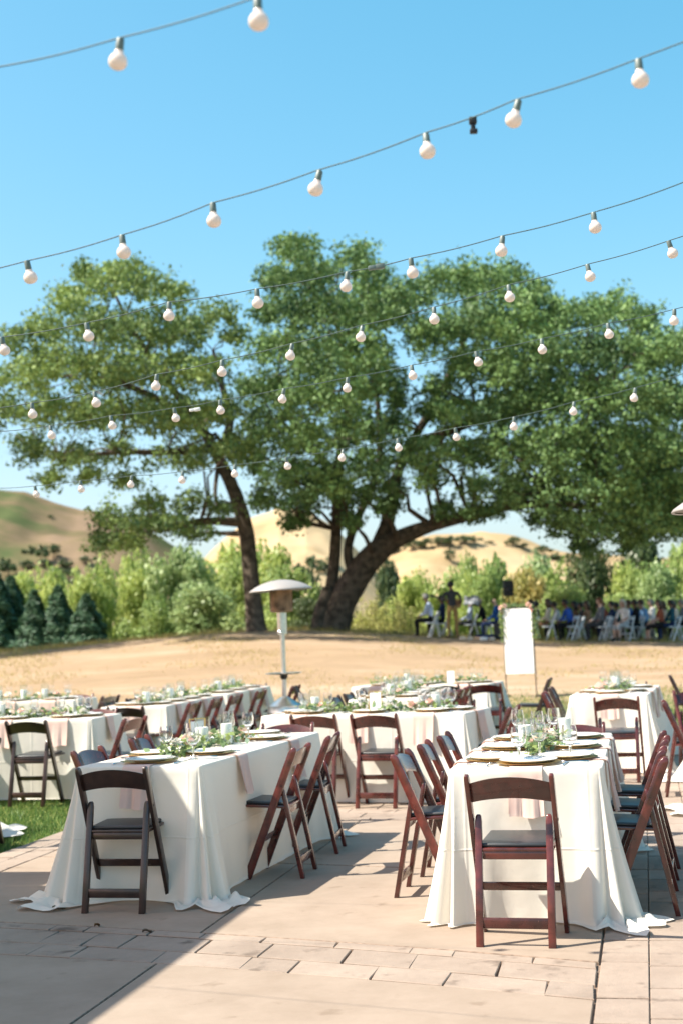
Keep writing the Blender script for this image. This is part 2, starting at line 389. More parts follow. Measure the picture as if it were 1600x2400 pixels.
def hill(name, D, ridge, mt, depth, seed, lab):
    """ridge: picture columns with the elevation the crest reaches there, at distance D"""
    xs = np.array([at(p, q, D).x for p, q in ridge]); zs = np.array([at(p, q, D).z for p, q in ridge])
    x = np.linspace(xs[0], xs[-1], 220); y = np.linspace(D - depth, D + depth * 1.2, 110)
    Xh, Yh = np.meshgrid(x, y)
    top = np.interp(Xh * D / np.maximum(Yh, 1) * .5 + Xh * .5, xs, zs)
    k = np.clip(1 - np.abs(Yh - D) / depth, 0, 1); k = np.where(Yh > D, np.clip(1 - (Yh - D) / (depth * 1.2), 0, 1), k)
    k = k * k * (3 - 2 * k)
    rough = vnoise(Xh, Yh, depth * .7, seed) * depth * .045
    Zh = -8 + (top + 8) * k + rough * k * np.clip((D - Yh) / depth * 2 + .15, 0, 1)
    idx = np.arange(Xh.size).reshape(Xh.shape)
    Fh = np.stack([idx[:-1, :-1], idx[:-1, 1:], idx[1:, 1:], idx[1:, :-1]], -1).reshape(-1, 4)
    o = obj(name, np_mesh(name, np.stack([Xh, Yh, Zh], -1).reshape(-1, 3), Fh, True), mt)
    tag(o, lab, kind='structure')
    HILLS[lab] = (x, y, Zh)
    return o
def hz(lab, px, py_unused, yy):
    x, y, Zh = HILLS[lab]
    j = int(np.clip(np.searchsorted(y, yy), 0, len(y) - 1)); i = int(np.clip(np.searchsorted(x, px), 0, len(x) - 1))
    return float(Zh[j, i])
hill('hill', 560, [(-700, 1120), (-350, 1130), (-120, 1150), (0, 1166), (70, 1170), (130, 1190), (200, 1203), (260, 1206), (330, 1225), (430, 1290), (520, 1350), (640, 1420), (760, 1500)], HM_L, 260, 3, 'brown green hillside at the left')
hill('hill', 800, [(250, 1500), (400, 1400), (500, 1300), (590, 1225), (660, 1196), (720, 1210), (780, 1250), (860, 1330), (940, 1420), (1020, 1480)], HM_T, 300, 7, 'tan dry grass hill behind the oak trunks')
hill('hill', 1000, [(560, 1480), (700, 1400), (820, 1330), (900, 1296), (960, 1276), (1040, 1268), (1120, 1264), (1200, 1272), (1280, 1298), (1350, 1318), (1480, 1325), (1620, 1310), (1800, 1290), (2100, 1260), (2500, 1250)], HM_T, 330, 12, 'tan hill with oaks along its ridge')

# ------------------------------------------------------------------ terrace
def fitq(P):
    A = np.array([UVof(*p) for p in P]); return np.polyfit(A[:, 0], A[:, 1], 2)
def gp(px, py, z=0.0):
    d = FV + RT * ((px - 800) / FOC) + UP * ((1200 - py) / FOC); t = (z - CAM_H) / d.z
    return (d.x * t, d.y * t)
QF = fitq([gp(*p) for p in ((0, 2161), (235, 2174), (469, 2188), (800, 2209), (1020, 2223), (1170, 2236), (1402, 2257))])
QN = fitq([gp(*p) for p in ((0, 2237), (190, 2247), (375, 2260), (560, 2272), (800, 2290), (1018, 2309), (1387, 2344))])
slope = -.24
def vf(u): return np.polyval(QF, u) if -4 < u < 0.2 else (np.polyval(QF, 0.2) + slope * (u - .2) if u > 0 else np.polyval(QF, -4) + slope * (u + 4))
def vn(u): return np.polyval(QN, u) if -4 < u < 0.2 else (np.polyval(QN, 0.2) + slope * (u - .2) if u > 0 else np.polyval(QN, -4) + slope * (u + 4))
def conc_mat(name, c1, c2, dirt_shadow, bsc, bst, spots=True):
    Mc = bpy.data.materials.new(name); Mc.use_nodes = True; t = Mc.node_tree; b = t.nodes['Principled BSDF']
    b.inputs['Roughness'].default_value = .8; b.inputs['Specular IOR Level'].default_value = .3
    g = nd(t, 'ShaderNodeNewGeometry')
    def noise(sc, det, ro=.6):
        n = nd(t, 'ShaderNodeTexNoise'); n.inputs['Scale'].default_value = sc; n.inputs['Detail'].default_value = det; n.inputs['Roughness'].default_value = ro
        t.links.new(g.outputs['Position'], n.inputs['Vector']); return n
    n1 = noise(1.7, 9, .72); n2 = noise(bsc, 8, .7); n4 = noise(260, 2)
    r = nd(t, 'ShaderNodeValToRGB'); r.color_ramp.elements[0].position = .35; r.color_ramp.elements[1].position = .65
    r.color_ramp.elements[0].color = (*c1, 1); r.color_ramp.elements[1].color = (*c2, 1); t.links.new(n1.outputs[0], r.inputs[0])
    mr = nd(t, 'ShaderNodeMapRange'); mr.inputs[1].default_value = .60; mr.inputs[2].default_value = .78; mr.inputs[4].default_value = .45
    t.links.new(n2.outputs[0], mr.inputs[0])
    mx = nd(t, 'ShaderNodeMix', data_type='RGBA'); t.links.new(mr.outputs[0], mx.inputs[0]); t.links.new(r.outputs[0], mx.inputs[6]); mx.inputs[7].default_value = (*dirt_shadow, 1)
    mr2 = nd(t, 'ShaderNodeMapRange'); mr2.inputs[1].default_value = .60 if bst > .5 else .64; mr2.inputs[2].default_value = .72; mr2.inputs[4].default_value = .75 if bst > .5 else .45
    n5 = noise(5.5, 4, .5); t.links.new(n5.outputs[0], mr2.inputs[0])  # smudges: paving dirt together with bulb shadows, both put into the colour
    mx2 = nd(t, 'ShaderNodeMix', data_type='RGBA'); t.links.new(mr2.outputs[0], mx2.inputs[0]); t.links.new(mx.outputs[2], mx2.inputs[6]); mx2.inputs[7].default_value = (dirt_shadow[0] * .8, dirt_shadow[1] * .75, dirt_shadow[2] * .7, 1)
    mx3 = nd(t, 'ShaderNodeMix', data_type='RGBA', blend_type='OVERLAY'); mx3.inputs[0].default_value = .12
    t.links.new(mx2.outputs[2], mx3.inputs[6]); t.links.new(n4.outputs[0], mx3.inputs[7])
    oi = nd(t, 'ShaderNodeObjectInfo'); hv = nd(t, 'ShaderNodeHueSaturation')
    mv = nd(t, 'ShaderNodeMapRange'); mv.inputs[3].default_value = .90; mv.inputs[4].default_value = 1.09
    t.links.new(oi.outputs['Random'], mv.inputs[0]); t.links.new(mv.outputs[0], hv.inputs['Value']); t.links.new(mx3.outputs[2], hv.inputs['Color'])
    t.links.new(hv.outputs[0], b.inputs['Base Color'])
    bp = nd(t, 'ShaderNodeBump'); bp.inputs['Strength'].default_value = bst; bp.inputs['Distance'].default_value = .008
    t.links.new(n2.outputs[0], bp.inputs['Height'])
    bp2 = nd(t, 'ShaderNodeBump'); bp2.inputs['Strength'].default_value = .15; bp2.inputs['Distance'].default_value = .002
    t.links.new(n4.outputs[0], bp2.inputs['Height']); t.links.new(bp.outputs[0], bp2.inputs['Normal'])
    t.links.new(bp2.outputs[0], b.inputs['Normal'])
    return Mc
M['concrete'] = conc_mat('smooth tan concrete', (.240, .184, .139), (.305, .239, .187), (.190, .142, .102), 7, .12)
M['stone'] = conc_mat('stamped stone', (.235, .182, .144), (.318, .252, .203), (.10, .074, .058), 9, .9)
M['joint'] = mat('joint soil', (.21, .15, .11), .95, var=.3, vscale=30)
terrace = obj('terrace', np_mesh('terrace', [W(u, v, -.016) for u, v in ((-4.63, -4), (7, -4), (7, 17.6), (-4.63, 17.6))], [[0, 1, 2, 3]]), M['joint'])
tag(terrace, kind='structure')
def slab(name, poly, ztop, mt, bev=.005, dep=.03, parent=terrace):
    """a paving piece from its corners (terrace axes), arris rounded, ragged edge"""
    c = np.mean(poly, 0); poly = np.array(poly)
    n = len(poly); Vv = []; ins = []
    for i in range(n):
        a, b, d = poly[i - 1], poly[i], poly[(i + 1) % n]
        e1 = (b - a) / (np.linalg.norm(b - a) + 1e-9); e2 = (d - b) / (np.linalg.norm(d - b) + 1e-9)
        nn = np.array([-e1[1], e1[0]]) + np.array([-e2[1], e2[0]]); nn = nn / (np.linalg.norm(nn) + 1e-9)
        ins.append(b + nn * bev)
    for p in poly: Vv.append(W(p[0], p[1], ztop - dep))
    for p in poly: Vv.append(W(p[0], p[1], ztop - bev * .8))
    for p in ins: Vv.append(W(p[0], p[1], ztop))
    me = bpy.data.meshes.new(name); Fv = []
    for k in (0, n):
        for i in range(n): Fv.append((k + i, k + (i + 1) % n, k + n + (i + 1) % n, k + n + i))
    Fv.append(tuple(range(2 * n, 3 * n)))
    me.from_pydata([tuple(v) for v in Vv], [], Fv); me.materials.append(mt); me.materials.append(M['joint'])
    me.polygons.foreach_set('material_index', [1] * n + [0 if name == 'paving_stone' else 1] * n + [0])
    o = bpy.data.objects.new(name, me); COL.objects.link(o); o.parent = parent
    return o
def rowpts(fa, u0, u1, step=.5):
    k = max(1, int(abs(u1 - u0) / step)); return [(u, fa(u)) for u in np.linspace(u0, u1, k + 1)]
def ashlar_u(u0, u1, lo, hi, fr, lens, g=.0025, gr=.009):
    """rows of stones running along u between curves lo(u) and hi(u)"""
    cuts = [0] + list(np.cumsum(fr) / sum(fr))
    for a, b in zip(cuts, cuts[1:]):
        fl = lambda u: lo(u) + (hi(u) - lo(u)) * a + gr
        fh = lambda u: lo(u) + (hi(u) - lo(u)) * b - gr
        u = u0 - random.uniform(0, .3)
        while u < u1:
            L = random.uniform(*lens); ua, ub = max(u, u0) + g, min(u + L, u1) - g
            if ub - ua > .05:
                j = [random.uniform(-.006, .006) for _ in range(4)]
                poly = [(ua + j[0], fl(ua)), (ub + j[1], fl(ub)), (ub + j[2], fh(ub)), (ua + j[3], fh(ua))]
                slab('paving_stone', poly, random.uniform(-.0015, .0015), M['stone'])
            u += L
def ashlar_v(u0, u1, va, vb, fr, lens, g=.002, gr=.008):
    cuts = [0] + list(np.cumsum(fr) / sum(fr))
    for a, b in zip(cuts, cuts[1:]):
        x0, x1 = u0 + (u1 - u0) * a + g, u0 + (u1 - u0) * b - g
        v = va - random.uniform(0, .3)
        while v < vb:
            L = random.uniform(*lens); p, q = max(v, va) + gr, min(v + L, vb) - gr
            if q - p > .05:
                j = [random.uniform(-.006, .006) for _ in range(4)]
                slab('paving_stone', [(x0, p + j[0]), (x1, p + j[1]), (x1, q + j[2]), (x0, q + j[3])], random.uniform(-.0015, .0015), M['stone'])
            v += L
BANDS = [-4.85, 0.0, 4.85, 9.7]
UL0, UL1, UR0, UR1 = -4.62, -4.25, -.278, .95
for k, off in enumerate(BANDS):
    if off < -1: continue
    ashlar_u(-4.24, UR0 - .004, lambda u: vn(u) + off, lambda u: vf(u) + off, (.24, .28, .12) if k % 2 else (.13, .27, .22), (.20, .47))
for k, off in enumerate(BANDS[:-1]):
    nxt = BANDS[k + 1]
    for (a, b) in ((-4.24, -2.284), (-2.276, UR0 - .002)):
        mid = (off + nxt) / 2
        for lo, hi in ((lambda u: vf(u) + off + .004, lambda u: (vf(u) + off + vn(u) + nxt) / 2 - .009), (lambda u: (vf(u) + off + vn(u) + nxt) / 2 + .009, lambda u: vn(u) + nxt - .004)):
            p = rowpts(lo, a, b) + rowpts(hi, b, a)
            slab('concrete_panel', p, 0.0, M['concrete'])
ashlar_v(UL0, UL1, 7.4, 13.5, (.16, .15), (.3, .6))
for a_, b_ in ((UL0, UL1), (UR0 + .006, UR1)):                       # beyond and behind, too small or unseen: one long stone each
    for v0_, v1_ in ((-2, 4.55 if a_ > -1 else 7.35), (13.55, 17.5)): slab('concrete_panel', [(a_, v0_), (b_, v0_), (b_, v1_), (a_, v1_)], 0, M['stone'])
ashlar_v(UR0 + .006, UR1, 4.6, 13.5, (.2, .27, .16, .3, .24), (.3, .62))
for v in np.arange(1.5, 17.5, 2.3):
    slab('concrete_panel', [(UR1 + .01, v), (3.9, v), (3.9, v + 2.29), (UR1 + .01, v + 2.29)], 0.0, M['concrete'])

# ------------------------------------------------------------------ canopy (unseen, added left of the camera to cast the terrace shade)
M['awning'] = clothmat('cream awning fabric', (.86, .79, .70), trans=.34)  # translucent, to lighten the shade below the added canopy
def sheet(bm, u0, u1, v0, v1, h):
    """stretched fabric panel with a hemmed valance, sagging a little between its edges"""
    n = 10; g = [[bm.verts.new((u0 + (u1 - u0) * i / n, v0 + (v1 - v0) * j / n, h - .10 * math.sin(math.pi * i / n) * math.sin(math.pi * j / n))) for j in range(n + 1)] for i in range(n + 1)]
    for i in range(n):
        for j in range(n): bm.faces.new((g[i][j], g[i + 1][j], g[i + 1][j + 1], g[i][j + 1]))
def canopy():
    r = empty('unseen_canopy', W(0, 0)); tag(r, 'unseen flat roofed canopy on white posts, added left of the terrace to shade it', 'canopy')
    r.rotation_euler = (0, 0, -AZ)
    h = 3.3
    ue = -2.2 - SH[0] * h; ve = 8.35 - SH[1] * h          # eave edge whose shadow meets the joint line
    ue2 = -3.72 - SH[0] * h; ve2 = 8.86 - SH[1] * h  # edge of the added side piece, set by the stepped end of the shade
    ul, vl = ue - 3.3, ve - 6.6
    bm = B(); sheet(bm, ul, ue, vl, ve, h); child('roof', bm_mesh(bm, 'canopy roof', False), M['awning'], r)
    bm = B(); sheet(bm, ul, ue2, ve + .002, ve2, h); child('side_roof', bm_mesh(bm, 'canopy side roof', False), M['awning'], r)
    for u_ in (ul + .3, ue - .9):
        for v_ in (vl + .3, ve - .3):
            bm = B(); box(bm, (u_, v_, h / 2 - .08), (.12, .12, h - .06)); child('post', bm_mesh(bm, 'canopy post', False), M['white_paint'], r)
canopy()

# ------------------------------------------------------------------ folding chairs
def chair_proto(name, wood, pad, label):
    r = empty(name)
    yl = lambda z: .11 + .41 * (.57 - z)
    for s in (-1, 1):
        bm = B()
        loft(bm, [(s * .2, yl(0), 0, .011, .026), (s * .2, yl(.40), .40, .011, .026), (s * .2, yl(.765), .765, .011, .025), (s * .2, yl(.785) , .785, .0105, .017), (s * .2, yl(.792) + .001, .793, .008, .007)], .003)
        tube(bm, [(s * .187, yl(.57), .57), (s * .2135, yl(.57), .57)], .007, 8)
        child('front_leg', sharp(bm_mesh(bm, name + ' front leg')), wood, r)
        bm = B()
        yr = lambda z: .2 * z
        loft(bm, [(s * .168, yr(0), 0, .018, .013), (s * .168, yr(.3), .3, .0175, .013), (s * .168, yr(.56), .56, .016, .013), (s * .168, yr(.585), .585, .013, .010), (s * .168, yr(.592), .594, .008, .006)], .003)
        child('rear_leg', sharp(bm_mesh(bm, name + ' rear leg')), wood, r)
    bm = B(); box(bm, (0, .021, .105), (.306, .016, .05), None, .004); child('rear_stretcher', sharp(bm_mesh(bm, name + ' rear stretcher')), wood, r)
    bm = B(); box(bm, (0, yl(.235), .235), (.378, .014, .042), Matrix.Rotation(.38, 4, 'X'), .004); child('front_stretcher', sharp(bm_mesh(bm, name + ' front stretcher')), wood, r)
    bm = B(); box(bm, (0, .088, .413), (.30, .014, .052), Matrix.Rotation(-.1, 4, 'X'), .003); child('seat_rail', sharp(bm_mesh(bm, name + ' seat rail')), wood, r)
    tl = Matrix.Rotation(.045, 4, 'X')
    bm = B(); box(bm, (0, .265, .440), (.368, .375, .018), tl, .006); child('seat', sharp(bm_mesh(bm, name + ' seat')), wood, r)
    bm = B(); box(bm, (0, .265, .458), (.335, .34, .020), tl, .009, 3); child('seat_pad', sharp(bm_mesh(bm, name + ' pad')), pad, r)
    # arched, slightly dished back slat
    bm = B(); n = 16; g = []
    for side in (0, 1):
        rows = []
        for i in range(n + 1):
            x = -.189 + .378 * i / n; q = 1 - (x / .189) ** 2
            zt = .748 + .030 * q; zb = .655 + .022 * q
            col = []
            for j in range(5):
                z = zb + (zt - zb) * j / 4
                th = .008 if j not in (0, 4) else .0055
                y = yl(z) - .022 * q + (th if side else -th) + .004
                col.append(bm.verts.new((x, y, z)))
            rows.append(col)
        g.append(rows)
    for side in (0, 1):
        for i in range(n):
            for j in range(4):
                f = (g[side][i][j], g[side][i + 1][j], g[side][i + 1][j + 1], g[side][i][j + 1])
                bm.faces.new(f if side == 0 else f[::-1])
    for i in range(n):
        for j in (0, 4):
            f = (g[0][i][j], g[1][i][j], g[1][i + 1][j], g[0][i + 1][j]); bm.faces.new(f if j == 0 else f[::-1])
    for i in (0, n):
        for j in range(4):
            f = (g[0][i][j], g[0][i][j + 1], g[1][i][j + 1], g[1][i][j]); bm.faces.new(f if i == 0 else f[::-1])
    bmesh.ops.recalc_face_normals(bm, faces=bm.faces)
    child('back_slat', sharp(bm_mesh(bm, name + ' slat')), wood, r)
    return r
def scuffs(Mx, col, lo=.66):
    t = Mx.node_tree; b = t.nodes['Principled BSDF']; src = b.inputs['Base Color'].links[0].from_socket
    tc = nd(t, 'ShaderNodeTexCoord'); mp = nd(t, 'ShaderNodeMapping'); mp.inputs['Scale'].default_value = (60, 60, 22)
    n = nd(t, 'ShaderNodeTexNoise'); n.inputs['Scale'].default_value = 1.0; n.inputs['Detail'].default_value = 6; n.inputs['Roughness'].default_value = .7
    oi = nd(t, 'ShaderNodeObjectInfo'); va = nd(t, 'ShaderNodeVectorMath', operation='ADD')
    t.links.new(tc.outputs['Object'], mp.inputs[0]); t.links.new(mp.outputs[0], va.inputs[0]); t.links.new(oi.outputs['Random'], va.inputs[1]); t.links.new(va.outputs[0], n.inputs['Vector'])
    mr = nd(t, 'ShaderNodeMapRange'); mr.inputs[1].default_value = lo; mr.inputs[2].default_value = lo + .05; mr.inputs[4].default_value = .8
    t.links.new(n.outputs[0], mr.inputs[0])
    mx = nd(t, 'ShaderNodeMix', data_type='RGBA'); t.links.new(mr.outputs[0], mx.inputs[0]); t.links.new(src, mx.inputs[6]); mx.inputs[7].default_value = (*col, 1)
    hv = nd(t, 'ShaderNodeHueSaturation'); mv = nd(t, 'ShaderNodeMapRange'); mv.inputs[3].default_value = .7; mv.inputs[4].default_value = 1.25
    t.links.new(oi.outputs['Random'], mv.inputs[0]); t.links.new(mv.outputs[0], hv.inputs['Value']); t.links.new(mx.outputs[2], hv.inputs['Color'])
    t.links.new(hv.outputs[0], b.inputs['Base Color'])
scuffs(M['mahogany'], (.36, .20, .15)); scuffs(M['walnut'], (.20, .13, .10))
PROTO = {'mahogany': chair_proto('folding_chair', M['mahogany'], M['vinyl'], ''), 'walnut': chair_proto('folding_chair', M['walnut'], M['vinyl'], '')}
PROTO['white'] = chair_proto('white_folding_chair', M['white_paint'], M['white_paint'], '')
used = set()
def chair(kind, loc, rz, label, group):
    p = PROTO[kind]
    o = p if kind not in used else copy_tree(p)
    used.add(kind)
    o.location = loc; o.rotation_euler = (0, 0, rz)
    tag(o, label, 'chair', group)
    return o
FACE = {'+v': -AZ, '-v': math.pi - AZ, '+u': -AZ - math.pi / 2, '-u': -AZ + math.pi / 2}
CW = {'mahogany': 'mahogany', 'walnut': 'dark walnut'}
def tchair(kind, u, v, face, label, dy=0.0):
    chair(kind, W(u, v), FACE[face] + R_(dy), label, 'folding chairs at the dining tables')

# rear-leg line positions, each facing its table
G1 = 'right front table'; G2 = 'left front table'
tchair('mahogany', -.665, 6.73, '+v', 'red mahogany folding chair with lit rear legs at near end of right front table', -3)
for i, v in enumerate((7.62, 8.30, 9.02)):
    tchair('mahogany', .08 + .015 * i, v, '-u', f'red folding chair on the right of right front table, {("nearest", "middle", "farthest")[i]} of three', (1, -2, 2)[i])
for i, v in enumerate((8.12, 8.78, 9.45)):
    tchair('mahogany', -1.43 + .03 * i, v, '+u', f'red folding chair on the left of right front table, {("nearest", "middle", "farthest")[i]} of three', (-2, 2, 0)[i])
tchair('mahogany', -.52, 10.16, '-v', 'red folding chair at far end of right front table, only its back showing', 2)
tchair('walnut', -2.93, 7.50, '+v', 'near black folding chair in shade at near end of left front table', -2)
for i, v in enumerate((8.74, 9.68)):
    tchair('mahogany', -2.12, v, '-u', f'red and black folding chair on the right of left front table, {("nearer", "farther")[i]} of two', (0, 3)[i])
for i, v in enumerate((8.92, 9.9)):
    tchair('mahogany', -3.66, v, '+u', f'folding chair reflecting blue on the left of left front table, {("nearer", "farther")[i]} of two', (-4, 3)[i])
tchair('mahogany', -2.80, 11.02, '-v', 'bright red folding chair back at far end of left front table', 2)
# middle table
tchair('mahogany', -2.29, 11.90, '+v', 'red folding chair in the open at front of the middle table, napkin beyond its seat', -9)
tchair('mahogany', -2.85, 12.04, '+v', 'brown folding chair at left front of middle table, partly behind left front table', -8)
tchair('mahogany', -1.13, 12.55, '-u', 'red folding chair at right end of the middle table', -6)
tchair('walnut', -2.75, 13.45, '-v', 'dark folding chair on far side of the middle table', -9)
# long table behind it
for i, v in enumerate((15.2, 15.85, 16.5, 17.15)):
    tchair('mahogany', -2.08, v, '-u', f'folding chair on right side of table behind the middle table, {("first", "second", "third", "fourth")[i]} from the front', 0)
for i, v in enumerate((15.5, 16.2, 16.95)):
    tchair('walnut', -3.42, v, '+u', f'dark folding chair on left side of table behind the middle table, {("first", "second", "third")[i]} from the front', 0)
# table before the sign
for i, u in enumerate((-1.98, -2.52, -3.1)):
    tchair(('mahogany', 'walnut', 'mahogany')[i], u, 17.66 + .12 * i, '+v', f'folding chair facing the table under the white sign, {("rightmost", "middle", "leftmost")[i]} of three', -9)
tchair('walnut', -1.22, 18.75, '-u', 'dark folding chair at right end of table below the white sign', 0)
tchair('walnut', -4.72, 18.95, '+u', 'dark folding chair just behind the patio heater base', 10)
# far right table
tchair('mahogany', -.30, 13.52, '+v', 'red folding chair at near end of the far right table', -4)
tchair('mahogany', -1.08, 14.95, '+u', 'red folding chair leaning left beside far right table', 0)
tchair('walnut', -1.08, 16.0, '+u', 'dark folding chair farther along left side of far right table', 0)
tchair('walnut', -.22, 16.75, '-v', 'folding chair at far end of far right table, barely showing', 0)
# right edge
tchair('mahogany', .10, 12.55, '+u', 'red folding chair cut by the right edge, in front of white cloth', 0)
tchair('walnut', .25, 18.3, '+u', 'small dark folding chair at the right edge on green turf', 0)
tchair('mahogany', .42, 14.5, '-v', 'red folding chair crossing behind others at the right edge', 20)
# left lawn table
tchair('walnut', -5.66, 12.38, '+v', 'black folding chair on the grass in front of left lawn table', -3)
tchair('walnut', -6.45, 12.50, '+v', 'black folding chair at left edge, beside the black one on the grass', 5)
tchair('mahogany', -4.58, 12.45, '-u', 'red folding chair side on at right end of left lawn table', -8)
tchair('mahogany', -5.72, 14.40, '-v', 'dull red chair back beyond right part of left lawn table', 0)
tchair('mahogany', -6.3, 14.42, '-v', 'dull red chair back beyond middle of left lawn table', 0)
tchair('walnut', -5.49, 14.52, '+v', 'black folding chair at near end of the left rear table', -3)
for i, v in enumerate((15.2, 15.95, 16.75)):
    tchair('walnut', -6.26, v, '+u', f'black chair back on left side of left rear table, {("first", "second", "third")[i]} from the front', 4)
for i, v in enumerate((15.1, 15.95, 16.75, 17.9)):
    tchair('mahogany', -4.86, v, '-u', f'tan lit folding chair on right side of left rear table, {("first", "second", "third", "fourth")[i]} from the front', (0, 3, -2, 0)[i])
tchair('mahogany', -4.72, 19.2, '-u', 'folding chair half hidden beside the heater at left rear table', 0)
tchair('walnut', -5.7, 20.45, '-v', 'dark folding chair at far end of the left rear table', 0)
tchair('mahogany', -7.68, 18.6, '-v', 'red chair back beyond the shaded far left table', 5)
tchair('walnut', -6.85, 17.7, '-u', 'black folding chair at right end of the shaded far left table', -10)
tchair('walnut', -4.80, 9.95, '-u', 'black folding chair cut by the left edge beside white cloth', 8)

# ------------------------------------------------------------------ tablecloths
TOPZ = .764
def cloth_mesh(name, L, Wd, flare, pud, seed=0, n_side=.035):
    """linen over a W x L table (long axis y). flare/pud: per corner (-x-y, +x-y, +x+y, -x+y)"""
    g = np.random.default_rng(seed)
    hw, hl, rc = Wd / 2, L / 2, .02
    P, N, Cn, Ci, D = [], [], [], [], []
    corners = [(-hw, -hl), (hw, -hl), (hw, hl), (-hw, hl)]
    dirs = [(-1, -1), (1, -1), (1, 1), (-1, 1)]
    s = 0.0
    for k in range(4):
        c0 = np.array(corners[k]); dk = np.array(dirs[k]); cc = c0 - dk * rc
        a0 = math.atan2(dk[1], dk[0]) - math.pi / 4
        for j in range(17):
            a = a0 + math.pi / 2 * j / 16
            P.append(cc + rc * np.array([math.cos(a), math.sin(a)])); N.append((math.cos(a), math.sin(a))); Cn.append(1.0); Ci.append(k); D.append((j - 8) * .028)
        c1 = np.array(corners[(k + 1) % 4]); ln = np.linalg.norm(c1 - c0) - 2 * rc
        t = (c1 - c0) / np.linalg.norm(c1 - c0); nn = np.array([t[1], -t[0]])
        q = max(6, int(ln / n_side))
        for j in range(1, q):
            d = ln * j / q
            P.append(c0 + t * (rc + d)); N.append(tuple(nn))
            near0 = d < ln - d; dd = min(d, ln - d)
            Cn.append(math.exp(-(dd / .17) ** 2)); Ci.append(k if near0 else (k + 1) % 4); D.append((.224 + d) if near0 else -(.224 + ln - d))
    P = np.array(P); N = np.array(N); Cn = np.array(Cn); Ci = np.array(Ci); D = np.array(D); n = len(P)
    fl = np.array(flare)[Ci]; pu = np.array(pud)[Ci]
    ph = g.uniform(0, 6.28, 4)[Ci]; fq = g.uniform(.155, .20, 4)[Ci]
    wave = np.cos(2 * math.pi * D / fq + ph) * (.25 + .75 * np.exp(-(np.abs(D) / .34) ** 2))
    long_ = np.sin(np.cumsum(np.full(n, n_side)) * 4.1 + g.uniform(0, 6)) * .5 + np.sin(np.cumsum(np.full(n, n_side)) * 9.7 + g.uniform(0, 6)) * .3
    rings = []
    rings.append((P - N * .0, np.full(n, TOPZ)))
    rings.append((P + N * .006, np.full(n, TOPZ - .003)))
    rings.append((P + N * .010, np.full(n, TOPZ - .011)))
    K = 22
    for i in range(1, K + 1):
        h = i / K
        off = .010 + h * .014 + Cn * fl * h ** 1.25 + (.010 + .042 * Cn) * h ** .75 * wave * (.35 + .65 * h) + .012 * h * long_ * (1 - Cn)
        off = np.maximum(off, .006 + .004 * h)
        z = (TOPZ - .011) * (1 - h) + h * (.016 + .010 * (1 - Cn) * (1 + np.sin(D * 7 + ph)))
        z = z - 0.0
        if i == K: z = np.maximum(z, .010)
        rings.append((P + N * off[:, None], z))
    last = off
    for i in range(1, 13):
        h = i / 12
        Cp = np.exp(-(np.abs(D) / .30) ** 4)
        o2 = last + pu * Cp * h * (1 + .30 * np.sin(D * 21 + ph)) + .006 * h
        z = .010 + (pu > .02) * Cp * (.045 * np.sin(math.pi * h * 1.7 + .5 * np.sin(D * 15 + ph)) ** 2 * (.5 + .5 * np.sin(D * 26 + ph * 2)) * (1.1 - h) + .040 * np.maximum(0, np.sin(D * 38 + ph)) ** 1.5 * (1 - h * .5))
        rings.append((P + N * o2[:, None], np.maximum(z, .005)))
    Vv = np.concatenate([np.column_stack([p, z]) for p, z in rings])
    Fv = []
    for k in range(len(rings) - 1):
        a = k * n + np.arange(n); b = k * n + (np.arange(n) + 1) % n
        Fv.append(np.stack([a, a + n, b + n, b], -1))
    Fv = np.concatenate(Fv)[:, ::-1]
    bm = B(); vs = [bm.verts.new(v) for v in Vv]
    for f in Fv: bm.faces.new([vs[i] for i in f[::-1]])
    bm.faces.new(vs[:n])
    bmesh.ops.recalc_face_normals(bm, faces=bm.faces)
    return bm_mesh(bm, name)
TABLES = {}
def table(key, u, v, ax, L, desc, yaw=0.0, flare=(.2,) * 4, pud=(.05,) * 4, seed=1, Wd=.76):
    rz = -AZ + R_(yaw) + (0 if ax == 'v' else math.pi / 2)
    o = obj('tablecloth', cloth_mesh('tablecloth ' + key, L, Wd, flare, pud, seed), M['cloth'])
    o.location = W(u, v); o.rotation_euler = (0, 0, rz)
    tag(o, f'ivory floor length tablecloth on the {desc}', 'tablecloth', 'ivory tablecloths on the dining tables')
    TABLES[key] = (W(u, v), rz, L, Wd, desc)
# corner order for an end-on table: near left, near right, far right, far left
table('T1', -.635, 8.40, 'v', 2.2, G1, 0, (.10, .12, .12, .14), (.02, .16, .04, .03), 4)
table('T2', -2.83, 9.07, 'v', 2.44, G2, -3, (.17, .10, .10, .14), (.16, .20, .08, .03), 9)
table('T3', -2.41, 12.68, 'u', 1.9, 'middle table', -10, (.16, .16, .16, .16), (.04, .04, .04, .08), 13)
table('T4', -2.75, 16.2, 'v', 2.44, 'table behind the middle table', 0, seed=15)
table('T5', -.325, 15.4, 'v', 1.85, 'far right table', -4, seed=17)
table('T6', -6.12, 13.29, 'u', 1.83, 'left lawn table', 0, (.12, .16, .16, .16), (.12, .1, .04, .04), seed=19)
table('T7', -5.60, 16.2, 'v', 2.4, 'left rear table', 2, seed=21)
table('T8', -5.66, 18.75, 'v', 2.4, 'far left rear table', 2, seed=23)
table('T9', -2.85, 18.75, 'u', 1.85, 'table below the white sign', -9, seed=25)
table('T10', -8.1, 17.6, 'u', 1.83, 'shaded far left table', 0, seed=27)
table('T11', .98, 12.6, 'v', 1.9, 'table cut off by the right edge', 0, (.34, .3, .2, .40), (.26, .1, .1, .28), seed=29)
table('T12', -6.35, 10.05, 'u', 1.83, 'table cut off by the left edge', 0, (.36, .36, .2, .2), (.2, .2, .1, .1), seed=31)

